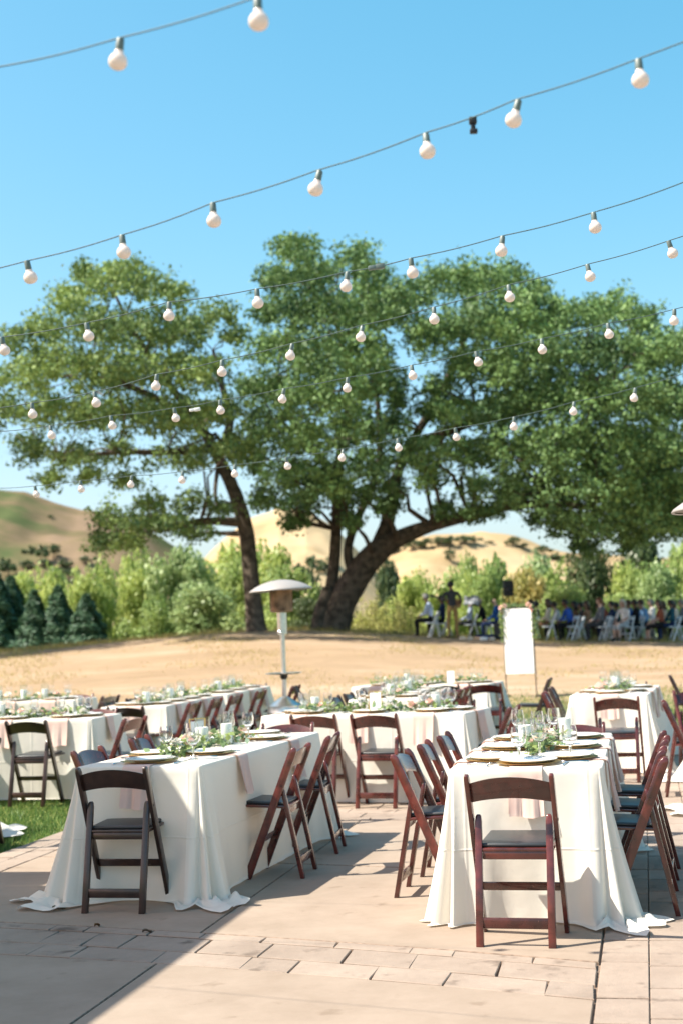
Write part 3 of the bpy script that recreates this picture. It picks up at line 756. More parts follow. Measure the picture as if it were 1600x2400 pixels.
# ------------------------------------------------------------------ tableware
ME = {}
ME['charger'] = lathe_mesh('charger', [(.0, .0), (.11, .0), (.12, .004), (.163, .012), (.168, .0145), (.162, .0155), (.118, .008), (.0, .007)], 32)
ME['plate'] = lathe_mesh('plate', [(.0, .0), (.085, .0), (.096, .004), (.148, .017), (.1515, .0195), (.147, .0205), (.096, .0085), (.085, .006), (.0, .006)], 32)
ME['gob_bowl'] = lathe_mesh('goblet bowl', [(.006, .078), (.022, .084), (.037, .104), (.0425, .130), (.040, .16), (.0355, .186), (.0345, .186), (.039, .16), (.0412, .13), (.0358, .105), (.021, .0865), (.0, .082)], 20, cap=False)
ME['gob_stem'] = lathe_mesh('goblet stem', [(.0, .0), (.034, .0), (.034, .003), (.010, .008), (.0055, .02), (.005, .05), (.0085, .062), (.006, .078), (.0, .079)], 16)
ME['water'] = lathe_mesh('water', [(.0, .0835), (.020, .0875), (.0352, .106), (.0402, .128), (.0, .128)], 20)
ME['jar'] = lathe_mesh('jar', [(.0, .0), (.048, .0), (.051, .004), (.051, .205), (.048, .205), (.048, .008), (.0, .008)], 24, cap=False)
ME['candle'] = lathe_mesh('candle', [(.0, .0), (.037, .0), (.038, .003), (.038, .126), (.035, .131), (.012, .127), (.0, .126)], 24)
ME['wick'] = lathe_mesh('wick', [(.0, .124), (.0015, .124), (.0012, .142), (.0, .143)], 6)
ME['jar_tall'] = lathe_mesh('tall jar', [(.0, .0), (.038, .0), (.041, .004), (.041, .225), (.0385, .225), (.0385, .008), (.0, .008)], 24, cap=False)
def cutlery(kind):
    bm = B()
    if kind == 'fork':
        tube(bm, [(0, -.095, .004), (0, -.05, .006), (0, .02, .006), (0, .045, .010)], [.006, .0045, .003, .005], 6)
        for x in (-.0075, -.0025, .0025, .0075): tube(bm, [(x * .7, .042, .010), (x, .06, .007), (x, .098, .009)], [.0022, .0018, .001], 5)
    else:
        tube(bm, [(0, -.11, .004), (0, -.03, .005), (0, -.005, .005)], [.005, .0055, .004], 6)
        box(bm, (0, .055, .005), (.016, .12, .0016), None, .0007, 1)
    return bm_mesh(bm, kind)
ME['fork'] = cutlery('fork'); ME['knife'] = cutlery('knife')
def napkin_mesh(name, seed, wd=.165, drop=.27):
    g = random.Random(seed); bm = B(); nx_, ny_ = 12, 20
    path = [(.16 - .16 * i / 6, TOPZ + .004) for i in range(6)] + [(-.002, TOPZ + .004), (-.018, TOPZ - .004)] + [(-.026 - .03 * (i / 11) ** 1.4, TOPZ - .02 - (drop - .02) * i / 11) for i in range(12)]
    for lay in (0, 1):
        g2 = []
        for j, (y, z) in enumerate(path):
            row = []; k = max(0, (j - 8) / 11)
            for i in range(nx_ + 1):
                x = -wd / 2 + wd * i / nx_
                wv = .010 * math.sin(i * .9 + seed) * k + .006 * math.sin(i * 2.1 + seed * 2) * k
                row.append(bm.verts.new((x * (1 + .06 * k * math.sin(seed)) + .004 * lay, y - wv - .005 * lay - .004 * k, z + .0018 * (lay if j < 8 else 0) - (.012 * lay * k) + .006 * k * math.sin(i * .5 + seed))))
            g2.append(row)
        for a, b in zip(g2, g2[1:]):
            for i in range(nx_): bm.faces.new((a[i], a[i + 1], b[i + 1], b[i]))
    return bm_mesh(bm, name)
NAP = [napkin_mesh('napkin fold', s, w, d) for s, w, d in ((1, .165, .225), (2, .17, .235), (3, .20, .24), (4, .18, .25))]
def simple(name, me, mt, label, cat, group, loc, rz=0.0):
    o = obj(name, me, mt); o.location = loc; o.rotation_euler = (0, 0, rz); tag(o, label, cat, group); return o
def tloc(key, x, y, z=0.0):
    c, rz, L, Wd, desc = TABLES[key]
    p = Matrix.Rotation(rz, 3, 'Z') @ Vector((x, y, 0)); return c + p + Vector((0, 0, z))
ORD = ('first', 'second', 'third', 'fourth')
def seat_spots(key, nside, ends):
    c, rz, L, Wd, desc = TABLES[key]; out = []
    for sd, x, ang in ((0, -Wd / 2, -math.pi / 2), (1, Wd / 2, math.pi / 2)):
        for i in range(nside):
            y = -L / 2 + L * (i + .62) / (nside + .24); out.append((x, y, ang, sd, i))
    for e in ends: out.append((0, e * L / 2, 0 if e < 0 else math.pi, 2, 0 if e < 0 else 1))
    return out
SIDE = {'v': (('left side', 'right side'), ('near end', 'far end')), 'u': (('near side', 'far side'), ('right end', 'left end'))}
gob = None
def setting(key, spot, where, full=True, napkin=True):
    global gob
    c, rz, L, Wd, desc = TABLES[key]
    x, y, ang, sd, i = spot
    # outward normal of the seat, place frame: local +y points into the table
    R2 = Matrix.Rotation(ang, 3, 'Z')
    def pl(a, b, z): p = R2 @ Vector((a, b, 0)); return tloc(key, x + p.x, y + p.y, z)
    a0 = rz + ang; j = lambda s: random.uniform(-s, s)
    lab = f'{where} of the {desc}'
    dx, dy = j(.012), j(.01)
    simple('charger_plate', ME['charger'], M['gold'], f'gold charger, {lab}', 'charger plate', 'gold chargers under the plates', pl(dx, .20 + dy, TOPZ + .001), j(3))
    simple('dinner_plate', ME['plate'], M['china'], f'white plate, {lab}', 'plate', 'white dinner plates', pl(dx + j(.006), .20 + dy, TOPZ + .010), j(3))
    if full:
        simple('fork', ME['fork'], M['silver'], f'silver fork, {lab}', 'fork', 'forks beside the plates', pl(-.195, .17 + dy, TOPZ + .001), a0 + j(.1))
        simple('knife', ME['knife'], M['silver'], f'silver knife, {lab}', 'knife', 'knives beside the plates', pl(.195, .17 + dy, TOPZ + .001), a0 + j(.1))
    gx_ = .15 if sd != 2 else .20
    if gob is None:
        gob = empty('goblet'); child('bowl', ME['gob_bowl'], M['goblet'], gob); child('stem', ME['gob_stem'], M['goblet'], gob); child('water', ME['water'], M['glass'], gob); o = gob
    else: o = copy_tree(gob)
    o.location = pl(gx_ + j(.02), .35 + j(.02) if Wd < 2 else .3, TOPZ + .001); o.rotation_euler = (0, 0, j(3))
    tag(o, f'water goblet, {lab}', 'goblet', 'water goblets on the tables')
    if napkin:
        n = simple('napkin', random.choice(NAP), M['blush'], f'blush napkin, {lab}', 'napkin', 'blush napkins hanging from the tables', pl(j(.01), 0, 0), 0)
        n.rotation_euler = (0, 0, a0)
def lay(key, ax, nside, ends, full=True, skip=()):
    for s in seat_spots(key, nside, ends):
        sides, endn = SIDE[ax]
        nm = f'{ORD[s[4]]} {sides[s[3]]} place' + (' from right' if ax == 'u' else '') if s[3] < 2 else endn[s[4]]
        if nm in skip: continue
        setting(key, s, nm, full)

# --- greenery, flowers, candles along each table
def leaf_quads(P, Nrm, size, g, aspect=.6, droop=0.0):
    """one bent leaf (two quads) per point"""
    n = len(P)
    Nrm = Nrm / (np.linalg.norm(Nrm, axis=1, keepdims=True) + 1e-9)
    r = g.normal(size=(n, 3)); T = np.cross(Nrm, r); T /= (np.linalg.norm(T, axis=1, keepdims=True) + 1e-9)
    Bt = np.cross(Nrm, T); s = (size * g.uniform(.5, 1.45, n))[:, None]
    a = P - T * s * .5; b = P + T * s * .5 - Nrm * s * .12
    c = Bt * s * aspect * .5
    l = P + c - Nrm * s * .10; r2 = P - c - Nrm * s * .10
    Vv = np.stack([a, l, b, r2], 1).reshape(-1, 3)
    Fv = np.arange(4 * n).reshape(n, 4)
    return Vv, Fv
def rose_mesh():
    V_, F_ = [], []; g = np.random.default_rng(3)
    for ring, (cnt, rad, hgt, tilt) in enumerate(((3, .008, .030, .05), (5, .016, .026, .35), (6, .024, .018, .8), (7, .031, .008, 1.2))):
        for k in range(cnt):
            a = 2 * math.pi * (k / cnt) + ring * .7 + g.uniform(-.15, .15)
            b0 = len(V_)
            for i in range(3):
                for j in range(3):
                    aa = a + (j - 1) * (1.2 / cnt) * 2.6
                    q = i / 2; rr = rad * (.45 + .55 * q) + .010 * q * math.sin(tilt); z = hgt * (.35 + .65 * q) + .012 * q * math.cos(tilt) - .003 * abs(j - 1)
                    V_.append((rr * math.cos(aa), rr * math.sin(aa), z))
            for i in range(2):
                for j in range(2): F_.append((b0 + i * 3 + j, b0 + i * 3 + j + 1, b0 + i * 3 + j + 4, b0 + i * 3 + j + 3))
    return np_mesh('rose', V_, F_, True)
ROSE = rose_mesh()
jarp = None; candp = None
def candle(key, x, y, desc, tall=False):
    global jarp, candp
    c = TABLES[key]
    o = simple('hurricane_jar', ME['jar'], M['glass'], f'clear glass hurricane jar, {desc}', 'glass jar', 'glass jars holding candles', tloc(key, x, y, TOPZ + .001))
    if candp is None:
        candp = obj('pillar_candle', ME['candle'], M['wax']); child('wick', ME['wick'], M['wick'], candp); p = candp
    else: p = copy_tree(candp)
    p.location = tloc(key, x, y, TOPZ + .010); tag(p, f'ivory pillar candle in its jar, {desc}', 'candle', 'ivory pillar candles in glass jars')
def garland(key, y0, y1, n, seed, roses, desc, wd=.085):
    g = np.random.default_rng(seed)
    c, rz, L, Wd, td = TABLES[key]
    yy = g.uniform(y0, y1, n); xx = g.normal(0, wd, n) * (.6 + .4 * np.sin(yy * 9 + seed)); zz = np.abs(g.normal(.035, .03, n)) + .008
    P = np.stack([xx, yy, zz], 1); Nn = g.normal(size=(n, 3)) * .7 + np.array([0, 0, .9])
    Vv, Fv = leaf_quads(P, Nn, .042, g, .75)
    root = empty('floral_garland', tloc(key, 0, 0, TOPZ + .001), rz)
    tag(root, f'leafy garland with {desc} along the {td}', 'garland', 'leafy garlands down the tables')
    fo = child('foliage', np_mesh('garland leaves', Vv, Fv, False, {'tint': np.repeat(g.uniform(0, 1, n), 4)}), M['euc'], root); fo['kind'] = 'stuff'
    bm = B()
    for k in range(int((y1 - y0) / .18) + 1):
        ya = y0 + k * .17; tube(bm, [(g.normal(0, .03), ya, .012), (g.normal(0, .04), ya + .1, .02), (g.normal(0, .05), ya + .2, .014)], .003, 5)
    child('stem', bm_mesh(bm, 'garland stem'), M['euc'], root)
    for k in range(roses):
        o = child('rose', ROSE, None, root)
        yk = y0 + (y1 - y0) * (k + .5 + g.uniform(-.3, .3)) / max(roses, 1)
        o.location = (g.normal(0, .05), yk, .04 + g.uniform(0, .03)); s = g.uniform(.85, 1.35); o.scale = (s, s, s)
        o.rotation_euler = (g.uniform(-.6, .6), g.uniform(-.6, .6), g.uniform(0, 6))
        o.material_slots[0].link = 'OBJECT' if o.material_slots else 'DATA'
        if o.material_slots: o.material_slots[0].material = M['rosew'] if g.uniform() < .6 else M['roseb']
ROSE.materials.append(M['rosew'])
def card(key, x, y, rz, label, frame=True):
    r = empty('table_number_sign', tloc(key, x, y, TOPZ + .001), rz); tag(r, label, 'table sign', 'table number signs')
    bm = B(); t = .006; w, h = .125, .185
    for sx in (-1, 1): box(bm, (sx * (w / 2 - t / 2), 0, h / 2), (t, .012, h), None, .001, 1)
    for z in (t / 2, h - t / 2): box(bm, (0, 0, z), (w - 2 * t - .0005, .011, t), None, .001, 1)
    child('frame', bm_mesh(bm, 'sign frame', False), M['gold'], r)
    bm = B(); box(bm, (0, 0, h / 2 - .004), (w - 2 * t - .012, .004, h - 2 * t - .018)); child('card', bm_mesh(bm, 'sign card', False), M['card'], r)
    bm = B()
    for px_, z0, z1 in ((-.018, .060, .085), (-.012, .085, .105), (.016, .075, .12), (.020, .065, .08)): tube(bm, [(px_, -.0026, z0), (px_ + .003, -.0026, (z0 + z1) / 2), (px_, -.0026, z1)], .0016, 4)
    child('lettering', bm_mesh(bm, 'sign lettering'), M['ink'], r)

lay('T1', 'v', 3, (-1, 1)); lay('T2', 'v', 2, (-1, 1)); lay('T3', 'u', 3, (-1, 1))
lay('T5', 'v', 2, (-1, 1)); lay('T6', 'u', 3, (-1, 1), False); lay('T4', 'v', 4, (), False)
lay('T7', 'v', 4, (-1,), False); lay('T8', 'v', 3, (1,), False); lay('T9', 'u', 3, (-1,), False); lay('T10', 'u', 3, (-1,), False)
garland('T1', -.45, .75, 420, 1, 7, 'cream and blush roses')
candle('T1', -.08, -.02, 'nearer one on the right front table'); candle('T1', .12, .52, 'farther one on the right front table')
garland('T2', -.75, .62, 520, 2, 7, 'blush roses by a tall glass')
candle('T2', -.02, -.10, 'nearer one on the left front table'); candle('T2', .03, .22, 'farther one on the left front table')
card('T2', -.14, .12, -AZ + .85, 'gold framed table sign turned aside on the left front table')
garland('T3', -.75, .75, 520, 3, 5, 'white roses')
card('T3', -.05, -.02, -AZ - R_(4), 'gold framed white table sign on the middle table')
candle('T3', .08, .62, 'left of the sign on the middle table'); candle('T3', .06, -.55, 'right of the sign on the middle table')
garland('T4', -1.0, 1.0, 480, 4, 8, 'cream roses')
candle('T4', .0, -.8, 'front one behind the middle table'); candle('T4', .04, .1, 'middle one behind the middle table'); candle('T4', -.05, .9, 'back one behind the middle table')
garland('T5', -.45, .45, 420, 5, 9, 'many cream roses and tall glassware')
candle('T5', .02, -.28, 'nearer one on the far right table'); candle('T5', -.04, .25, 'farther one on the far right table')
garland('T6', -.75, .75, 460, 6, 7, 'yellow lit leaves')
candle('T6', .0, .2, 'beside the sign on the left lawn table'); card('T6', .02, .42, -AZ + .05, 'framed white table sign on the left lawn table')
garland('T7', -1.0, 1.0, 460, 7, 8, 'pale roses'); candle('T7', .0, -.75, 'front one on the left rear table'); candle('T7', .03, .1, 'middle one on the left rear table'); candle('T7', -.05, .8, 'back one on the left rear table')
garland('T8', -1.0, 1.0, 460, 8, 6, 'soft green leaves'); candle('T8', .02, -.3, 'nearer one on the continuing left rear table'); candle('T8', -.02, .6, 'farther one on the continuing left rear table')
garland('T9', -.8, .8, 460, 9, 5, 'bright green leaves'); card('T9', -.1, -.35, -AZ, 'white table sign on the table below the white sign'); candle('T9', .05, .3, 'on the table below the white sign')
garland('T10', -.7, .7, 300, 10, 4, 'dark shaded leaves')
for i, q in enumerate((-.35, -.05, .3)): candle('T10', .0, q, f'{ORD[i]} from the right on the shaded far left table')

# ------------------------------------------------------------------ string lights
ME['bulb'] = lathe_mesh('bulb', [(.0, -.050), (.010, -.0488), (.018, -.0445), (.0235, -.037), (.025, -.0285), (.0238, -.0205), (.019, -.012), (.013, -.0065), (.0115, .001), (.0, .002)], 20)
ME['bsock'] = lathe_mesh('bulb socket', [(.0, .0), (.0105, .0), (.0115, .004), (.0105, .030), (.0085, .034), (.0, .035)], 12)
ME['plug'] = None
STR = [
 (((-330, 235), 3.75), ((1000, -190), 3.0), [(280, 143), (606, 50)], 3.55, 3.3, (-200, 900)),
 (None, None, [(68, 650), (289, 591), (501, 517), (745, 443), (1000, 356), (1209, 281), (1499, 187)], 4.95, 3.85, None),
 (None, None, [(8, 821), (206, 788), (397, 740), (604, 710), (813, 671), (965, 639), (1176, 588), (1393, 533)], 6.35, 5.45, None),
 (None, None, [(76, 971), (224, 945), (367, 905), (521, 872), (683, 834), (847, 791), (1017, 749), (1193, 697), (1380, 649), (1572, 594)], 7.45, 6.3, None),
 (None, None, [(120, 1021), (262, 998), (411, 980), (517, 962), (664, 936), (814, 910), (966, 881), (1118, 849), (1270, 820), (1426, 784), (1580, 752)], 8.5, 7.3, None),
 (None, None, [(84, 1159), (190, 1147), (308, 1136), (428, 1126), (551, 1111), (673, 1093), (803, 1074), (933, 1050), (1068, 1025), (1204, 1000), (1344, 965), (1487, 933)], 10.0, 8.5, None)]
SLAB = ['topmost string of large frosted bulbs crossing the upper left sky', 'second string of frosted bulbs, with a dark clamp, crossing the sky', 'third string of bulbs crossing the oak tops, with a connector', 'fourth string of bulbs across the middle of the oaks', 'fifth string of bulbs with a pale connector over left oak', 'lowest string of small bulbs crossing above the oak trunks']
for k, (_, _, bl, dl, dr, _x) in enumerate(STR):
    x0, x1 = bl[0][0], bl[-1][0]
    pts = []
    for (px, py) in bl:
        Yd = dl + (dr - dl) * ((px - x0) / (x1 - x0) if k else (px - 280) / 326)
        pts.append(at(px, py, Yd))
    root = empty('string_light', pts[0]); tag(root, SLAB[k], 'string lights', 'strings of bulbs overhead')
    o0 = pts[0]
    cab = [p + Vector((0, 0, .062)) for p in pts]
    st = cab[0] + (cab[0] - cab[1]) * 1.0 + Vector((0, 0, .02)); en = cab[-1] + (cab[-1] - cab[-2]) * 1.0 + Vector((0, 0, .03))
    st2 = st + (cab[0] - cab[1]) * 5 + Vector((0, 0, .25)); en2 = en + (cab[-1] - cab[-2]) * 5 + Vector((0, 0, .6))
    path = []
    full = [st2, st] + cab + [en, en2]
    for a, b in zip(full, full[1:]):
        for q in range(6):
            t = q / 6; path.append(a.lerp(b, t) - Vector((0, 0, .006 * math.sin(math.pi * t))))
    path.append(full[-1])
    bm = B(); tube(bm, [p - o0 for p in path], .0021, 6); child('cable', bm_mesh(bm, 'cable'), M['cable'], root)
    for i, p in enumerate(pts):
        b = child('bulb', ME['bulb'], M['bulbglass'], root)
        b.location = p + Vector((0, 0, .0275)) - o0; b.rotation_euler = (random.uniform(-.2, .2), random.uniform(-.1, .28), random.uniform(0, 6))
        child('socket', ME['bsock'], M['socket'], b)
    def add(name, px, py, Yd, size, mt, rot=0.0, extra=None):
        bm = B(); box(bm, (0, 0, 0), size, None, .003, 2)
        if extra:
            for c, s in extra: box(bm, c, s, None, .003, 2)
        o = child(name, sharp(bm_mesh(bm, name)), mt, root); o.location = at(px, py, Yd) - o0; o.rotation_euler = (0, rot, 0)
    if k == 1: add('clamp', 1107, 282, 4.3, (.024, .02, .022), M['black'], 0, [((0, 0, -.02), (.014, .014, .022)), ((.001, 0, -.034), (.024, .018, .014))])
    if k == 2: add('plug_connector', 872, 627, 5.75, (.034, .018, .018), M['socket'], -.13, [((.033, 0, .0), (.036, .022, .021))])
    if k == 4: add('plug_connector', 450, 961, 8.2, (.03, .016, .016), M['china'], -.11, [((.032, 0, .0), (.036, .02, .02))])

# ------------------------------------------------------------------ oaks
def limb(bm, pts, rad, n=14, seed=0, rough=.10):
    g = np.random.default_rng(seed)
    pts = [Vector(p) for p in pts]; P2, R2 = [], []
    for i in range(len(pts) - 1):                    # smooth resample
        p0, p1, p2, p3 = pts[max(i - 1, 0)], pts[i], pts[i + 1], pts[min(i + 2, len(pts) - 1)]
        k = 5
        for q in range(k):
            t = q / k
            P2.append(.5 * ((2 * p1) + (p2 - p0) * t + (2 * p0 - 5 * p1 + 4 * p2 - p3) * t * t + (3 * p1 - p0 - 3 * p2 + p3) * t ** 3))
            R2.append(rad[i] * (1 - t) + rad[i + 1] * t)
    P2.append(pts[-1]); R2.append(rad[-1])
    rings = []; prev = None; ph = g.uniform(0, 6, 4)
    for i, p in enumerate(P2):
        t = (P2[min(i + 1, len(P2) - 1)] - P2[max(i - 1, 0)]).normalized()
        a = t.orthogonal().normalized() if prev is None else (prev - t * prev.dot(t)).normalized()
        prev = a; b = t.cross(a); r = []
        for k in range(n):
            an = 2 * math.pi * k / n
            w = 1 + rough * (math.sin(3 * an + ph[0] + i * .25) * .5 + math.sin(5 * an + ph[1] - i * .4) * .35 + g.normal(0, .25))
            r.append(bm.verts.new(p + (a * math.cos(an) + b * math.sin(an)) * R2[i] * w))
        rings.append(r)
    for a, b in zip(rings, rings[1:]):
        for k in range(n): bm.faces.new((a[k], a[(k + 1) % n], b[(k + 1) % n], b[k]))
    bm.faces.new(rings[-1])
def crown_leaves(lobes, dens, size, g, twigs=46, spread=.12, up=.35, squash=.8):
    """lobes (x,y,z,r): leaves gathered on twig ends spread through the outer part of every lobe"""
    PP, NN, TT = [], [], []
    for (x, y, z, r) in lobes:
        nt = max(8, int(twigs * (r / .8) ** 2)); nl = max(5, int(dens))
        d = g.normal(size=(nt, 3)); d /= np.linalg.norm(d, axis=1, keepdims=True)
        rad = r * np.where(g.uniform(0, 1, nt) < .12, g.uniform(1.15, 1.5, nt), g.uniform(.45, 1.12, nt))
        c = d * rad[:, None]; c[:, 2] *= squash
        tint = g.uniform(0, 1) * .45 + g.uniform(0, .35, nt)
        p = np.repeat(c, nl, 0) + g.normal(0, spread, (nt * nl, 3)) * np.array([1, 1, .75])
        nrm = p / (np.linalg.norm(p, axis=1, keepdims=True) + 1e-6) * .7 + g.normal(size=p.shape) * .75 + np.array([0, 0, up])
        PP.append(p + np.array([x, y, z])); NN.append(nrm); TT.append(np.repeat(tint, nl) + g.uniform(0, .3, nt * nl))
    P = np.concatenate(PP); N_ = np.concatenate(NN); T_ = np.concatenate(TT)
    Vv, Fv = leaf_quads(P, N_, size, g, .72)
    return Vv, Fv, np.repeat(T_, 4)
M['oakleaf_l'] = leafmat('olive oak leaves', (.016, .056, .026), (.24, .335, .095), .18, .55, .5, .18)  # first tone holds the leaves' shade, second their sunlit look
M['oakleaf_r'] = leafmat('dark oak leaves', (.009, .040, .023), (.185, .30, .095), .15, .55, .5, .18)  # crown's dark interior and lit leaves put into these two tones
def oak(name, lab, Y0, base, trunkdefs, circles, thick, per, leaf, seed, tw=24, squash=.8):
    g = np.random.default_rng(seed)
    root = empty(name, base); tag(root, lab, 'tree', 'two big oaks on the rise')
    bx = np.array(base)
    lobes = []
    for (px, py, rp) in circles:
        c = at(px, py, Y0); r = rp * Y0 / FOC * .95
        k = per if rp > 48 else max(1, per - 1)
        offs = np.linspace(-thick - 1.0, thick - 1.0, k) * min(1, rp / 70) + g.uniform(-.7, .7, k)
        for o in offs:
            f = (Y0 + o) / Y0                        # keep the crown's own silhouette
            q = at(px + g.uniform(-14, 14), py + g.uniform(-12, 12), Y0 + o)
            lobes.append((q.x - bx[0], q.y - bx[1], q.z - bx[2], r * g.uniform(.82, 1.08)))
    Vv, Fv, tt = crown_leaves(lobes, 24, .118, g, twigs=tw, squash=squash, spread=.13)
    cr = child('crown', np_mesh(name + ' crown', Vv, Fv, False, {'tint': tt}), leaf, root)
    bm = B(); ends = []
    for i, (path, rad) in enumerate(trunkdefs):
        pts = [at(px, py, Y0 + dy) - base for px, py, dy in path]
        limb(bm, pts, rad, 16 if i == 0 else 12, seed + i, .10 if i == 0 else .08)
        ends += [(p, r) for p, r in zip(pts[1:], rad[1:])]
    child('trunk', bm_mesh(bm, name + ' trunk'), M['bark'], root)
    bm = B()                                          # boughs out to the leaf masses
    for (x, y, z, r) in lobes:
        if g.uniform() > .55: continue
        L = Vector((x, y, z)); e = min(ends, key=lambda q: (q[0] - L).length + (0 if q[0].z < L.z + .4 else 1.5))
        dl = (L - e[0]).length
        if dl < .3 or dl > 6: continue
        mid = e[0].lerp(L, .5) + Vector((g.normal(0, .14 * dl * .5), g.normal(0, .1 * dl), g.uniform(-.02, .12) * dl))
        r0 = min(e[1] * .45, .030 * dl + .025)
        tube(bm, [e[0], e[0].lerp(mid, .5) + Vector((g.normal(0, .05 * dl), 0, g.normal(0, .05 * dl))), mid, mid.lerp(L, .6) + Vector((g.normal(0, .06), 0, g.normal(0, .08))), L], [r0, r0 * .8, r0 * .6, r0 * .4, .012], 6, False)
    child('branch', bm_mesh(bm, name + ' boughs'), M['bark'], root)
    return root
def groundpt(px, py, Y, dz=0.0):
    p = at(px, py, Y); return Vector((p.x, Y, float(ground_z(p.x, Y)) + dz))
Lc = [(250,650,58),(180,700,60),(330,660,58),(400,690,55),(110,760,60),(230,760,76),(340,770,76),(440,770,66),(510,720,45),(545,790,38),(40,800,55),(60,880,64),(150,850,76),(270,870,84),(390,870,84),(490,880,66),(10,960,50),(110,960,66),(220,960,76),(330,970,80),(440,970,76),(530,960,58),(70,1050,52),(170,1060,55),(270,1050,48),(110,1120,38),(470,1060,58),(550,1050,58),(380,1080,42),(205,1120,30),
      (250,1210,48),(320,1230,55),(400,1220,55),(470,1250,42),(290,1280,40),(230,1270,32),(350,1180,42),(440,1180,38),(520,1190,36),(-60,900,60),(-60,1000,55),(300,1120,36),(210,640,40),(290,625,38)]
oak('oak_tree', 'left oak with a leaning bare trunk and olive lit crown', 44.0, groundpt(602, 1476, 44, -.05),
    [([(602, 1484, 0), (596, 1420, 0), (588, 1340, 0), (578, 1250, 0), (556, 1170, 0), (528, 1105, 0), (490, 1030, .2), (440, 960, .4)], [.34, .27, .25, .24, .22, .19, .16, .11]),
     ([(570, 1225, 0), (530, 1222, -.4), (470, 1222, -.8), (410, 1236, -1.0), (340, 1245, -1.2)], [.16, .14, .11, .08, .04]),
     ([(512, 1070, 0), (540, 990, .5), (520, 900, 1), (500, 820, 1.2)], [.17, .13, .1, .05]),
     ([(470, 1000, .2), (380, 940, -.6), (290, 900, -1.2), (200, 880, -1.4)], [.14, .11, .09, .05]),
     ([(440, 960, .4), (370, 860, .8), (310, 770, 1.0), (270, 690, 1)], [.13, .1, .08, .04]),
     ([(500, 1050, .1), (400, 1060, -1), (270, 1060, -1.6), (140, 1080, -2)], [.13, .1, .08, .04]),
     ([(512, 1090, .1), (505, 1150, -.3), (512, 1200, -.4)], [.08, .06, .03])], Lc, 4.6, 4, M['oakleaf_l'], 21, 20, .6)
Rc = [(690,590,52),(650,650,52),(740,640,58),(850,1160,36),(735,1150,38),(905,1185,22),(830,1215,22),(1040,1185,24),(935,935,38),(1030,905,40),(1010,960,36),(830,600,46),(870,650,52),(700,720,66),(620,730,42),(800,720,72),(900,730,66),(640,810,56),(740,820,76),(850,820,76),(960,700,56),(1030,660,46),(1100,650,55),(1180,655,55),(1250,690,52),(1000,780,66),(1100,740,72),(1200,760,76),(1300,740,58),(1380,730,56),(1440,715,46),(1500,745,52),(600,900,52),(690,920,72),(800,920,76),(900,890,52),(1080,850,56),(1180,860,72),(1290,830,76),(1400,820,76),(1500,830,72),(1580,820,66),(620,1000,52),(720,1020,66),(830,1010,66),(925,1000,46),(1060,960,56),(1160,960,66),(1280,930,76),(1390,930,80),(1500,930,80),(1590,940,76),(600,1080,42),(680,1110,52),(770,1105,56),(870,1090,56),(980,1070,60),(1080,1060,56),(1180,1060,66),(1290,1040,80),(1400,1040,85),(1510,1040,85),(1600,1050,76),(620,1165,42),(700,1180,46),(800,1165,36),(915,1140,40),(1000,1125,40),(1110,1140,44),(1210,1140,50),(1310,1140,70),(1410,1140,76),(1510,1140,76),(1600,1150,76),(1275,1210,44),(1350,1225,60),(1440,1215,66),(1530,1210,66),(1610,1220,58),(1365,1275,36),(1100,1205,24),(1150,1195,26),(690,1225,26),(1690,860,80),(1700,980,85),(1700,1100,80),(1690,1190,60),(1640,800,60),(1480,1270,36)]
oak('oak_tree', 'right oak with a huge trunk arching to the right under a broad dark crown', 46.0, groundpt(785, 1476, 46, -.05),
    [([(778, 1486, 0), (800, 1420, 0), (838, 1350, 0), (880, 1295, 0), (930, 1262, -.1), (1010, 1232, -.3), (1100, 1208, -.5), (1190, 1185, -.6), (1270, 1130, -.6), (1350, 1050, -.4)], [.54, .45, .43, .41, .28, .21, .175, .15, .12, .08]),
     ([(762, 1486, .3), (772, 1410, .3), (782, 1330, .3), (788, 1240, .2), (792, 1150, .1), (800, 1050, 0), (820, 930, .3), (800, 800, .5), (770, 690, .5)], [.30, .22, .19, .175, .165, .15, .12, .09, .05]),
     ([(872, 1310, 0), (902, 1240, .2), (916, 1180, .4), (930, 1110, .6), (980, 1010, .8), (1040, 900, 1), (1090, 790, 1), (1120, 700, 1)], [.30, .24, .20, .17, .14, .11, .08, .04]),
     ([(830, 1360, .2), (815, 1290, .4), (835, 1220, .6), (870, 1140, .8), (890, 1050, .9), (880, 900, 1), (860, 740, 1)], [.18, .15, .13, .12, .1, .08, .04]),
     ([(1190, 1185, -.6), (1290, 1180, -1.4), (1390, 1190, -2), (1500, 1200, -2.2)], [.16, .13, .1, .05]),
     ([(960, 1050, .8), (1100, 990, .2), (1250, 960, -.5), (1380, 900, -.8), (1500, 850, -1)], [.19, .16, .13, .1, .05]),
     ([(795, 1110, .1), (730, 1050, -.5), (680, 980, -.9), (650, 880, -1)], [.12, .1, .08, .04]),
     ([(740, 1490, -.35), (752, 1440, -.1), (770, 1380, .1)], [.2, .26, .2])], Rc, 5.6, 5, M['oakleaf_r'], 31, 25, .72)

